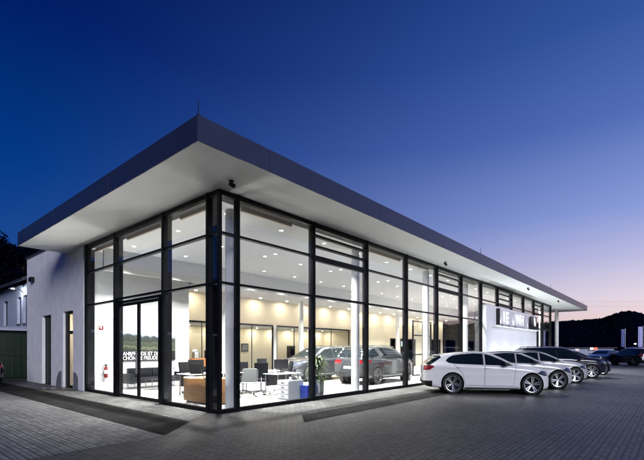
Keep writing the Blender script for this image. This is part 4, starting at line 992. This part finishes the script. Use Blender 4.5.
# road and low fence beyond the yard
t = thing('power_line', 'pair of thin overhead cables crossing the evening sky', 'power line', (0, 0, 0))
def Wd(l, d): a = R(40.6); return (-5.87 + d * math.cos(a) + l * math.sin(a), -8.26 + d * math.sin(a) - l * math.cos(a))
for k, (z0, z1) in enumerate(((24.5, 22.0), (22.0, 20.3))):
    pts = []
    for q in range(13):
        u = q / 12; x, y = Wd(20 + 160 * u, 170 + 10 * u); pts.append((x, y, z0 + (z1 - z0) * u - 1.2 * math.sin(PI * u)))
    MB().path(pts, .014, 5).build('cable', M_blackpl, t)
for l, d in ((20, 170), (180, 180)):
    x, y = Wd(l, d); MB().cyl((x, y, 0), (x, y, 26), .2, .12, 8).box(x - .1, x + .1, y - 1, y + 1, 22, 22.2).build('pole', M_bark, t)

# ------------------------------------------------------------------ hills and trees
HA = R(40.6)
def ridge_elev(psi):     # psi: degrees right of the photograph's viewing direction
    pts = [(-180, 4.2), (-120, 6), (-80, 10), (-50, 12.0), (-36, 10.6), (-20, 7), (0, 5), (15, 4.2), (28, 3.5), (31.5, 3.55), (34, 3.7), (35.2, 4.1), (36.4, 4.4), (37.2, 4.3), (38.2, 3.9), (42, 3.4), (60, 3.6), (90, 3.2), (120, 4.0), (150, 4.8), (180, 4.2)]
    return pchip(pts, [psi])[0]
prng = random.Random(5)
rad = [95, 120, 160, 210, 260, 310, 360, 420, 520, 640]; prf = [-.01, .04, .18, .38, .60, .82, 1.0, .97, .72, .3]
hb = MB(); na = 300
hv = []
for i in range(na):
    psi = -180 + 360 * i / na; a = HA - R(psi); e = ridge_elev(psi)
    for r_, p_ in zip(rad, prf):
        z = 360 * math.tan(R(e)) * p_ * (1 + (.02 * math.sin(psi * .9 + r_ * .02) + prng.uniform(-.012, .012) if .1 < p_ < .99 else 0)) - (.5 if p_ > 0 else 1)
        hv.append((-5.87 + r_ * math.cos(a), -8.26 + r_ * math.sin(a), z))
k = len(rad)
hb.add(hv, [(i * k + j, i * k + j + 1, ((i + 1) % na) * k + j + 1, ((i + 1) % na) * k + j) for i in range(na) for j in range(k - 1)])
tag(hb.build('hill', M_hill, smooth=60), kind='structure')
ico = [(0, 0, 1), (.89, 0, .45), (.28, .85, .45), (-.72, .53, .45), (-.72, -.53, .45), (.28, -.85, .45), (.72, .53, -.45), (-.28, .85, -.45), (-.89, 0, -.45), (-.28, -.85, -.45), (.72, -.53, -.45), (0, 0, -1)]
icf = [(0, 1, 2), (0, 2, 3), (0, 3, 4), (0, 4, 5), (0, 5, 1), (1, 6, 2), (2, 7, 3), (3, 8, 4), (4, 9, 5), (5, 10, 1), (2, 6, 7), (3, 7, 8), (4, 8, 9), (5, 9, 10), (1, 10, 6), (6, 11, 7), (7, 11, 8), (8, 11, 9), (9, 11, 10), (10, 11, 6)]
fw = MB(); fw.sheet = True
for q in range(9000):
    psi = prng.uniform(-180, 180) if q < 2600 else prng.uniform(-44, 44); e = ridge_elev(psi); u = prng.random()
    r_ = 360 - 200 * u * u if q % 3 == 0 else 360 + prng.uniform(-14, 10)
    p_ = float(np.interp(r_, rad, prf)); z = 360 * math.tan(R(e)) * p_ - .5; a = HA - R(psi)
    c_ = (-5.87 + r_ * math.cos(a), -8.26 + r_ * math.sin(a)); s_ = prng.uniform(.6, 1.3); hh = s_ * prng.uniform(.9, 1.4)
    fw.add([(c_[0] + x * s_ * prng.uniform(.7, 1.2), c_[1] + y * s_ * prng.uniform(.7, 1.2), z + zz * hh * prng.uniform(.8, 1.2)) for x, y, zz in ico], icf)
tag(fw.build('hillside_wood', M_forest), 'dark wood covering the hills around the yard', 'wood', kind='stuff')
def tree(x, y, h_, rc, label, seed):
    rnd = random.Random(seed); t = thing('dark_tree', label, 'tree', (x, y, 0), 0, 'dark trees behind the bluish house')
    tr = MB(); tr.cyl((0, 0, 0), (.1, 0, h_ * .35), .28, .2, 10).cyl((.1, 0, h_ * .35), (0, .2, h_ * .85), .2, .05, 8)
    cl = []
    for k in range(16):
        a = rnd.uniform(0, 2 * PI); zz = h_ * rnd.uniform(.35, .92); rr = rc * rnd.uniform(.3, 1) * (1.15 - zz / h_ * .6)
        p = (rr * math.cos(a), rr * math.sin(a), zz + .6); cl.append(p); tr.cyl((.05, .05, zz - h_ * .12), p, .07, .02, 6)
    cl.append((0, 0, h_ * .95))
    tr.build('trunk', M_bark, t)
    lf = MB(); lf.sheet = True
    for p in cl:
        R_ = rc * rnd.uniform(.32, .5)
        for k in range(300):
            d_ = Vector((rnd.gauss(0, 1), rnd.gauss(0, 1), rnd.gauss(0, .8))).normalized() * R_ * rnd.random() ** .4
            c_ = Vector(p) + d_; u = Vector((rnd.gauss(0, 1), rnd.gauss(0, 1), rnd.gauss(0, 1))).normalized() * .24; v = u.orthogonal().normalized() * .18
            lf.add([c_ - u, c_ + v, c_ + u, c_ - v], [(0, 1, 2, 3)])
    lf.build('crown', M_forest, t)
tree(6.06, 54.6, 15.0, 4, 'dark tree at the left edge, tallest over the bluish house', 1)
tree(8.9, 53, 14.2, 3.2, 'dark tree next to the roof corner, right of the tallest one', 2)
tree(4.0, 57, 16, 4.5, 'broad dark tree rising behind the tallest one at the left edge', 3)
tree(13.5, 56, 13.0, 4, 'dark tree half hidden by the roof of the white wing', 4)
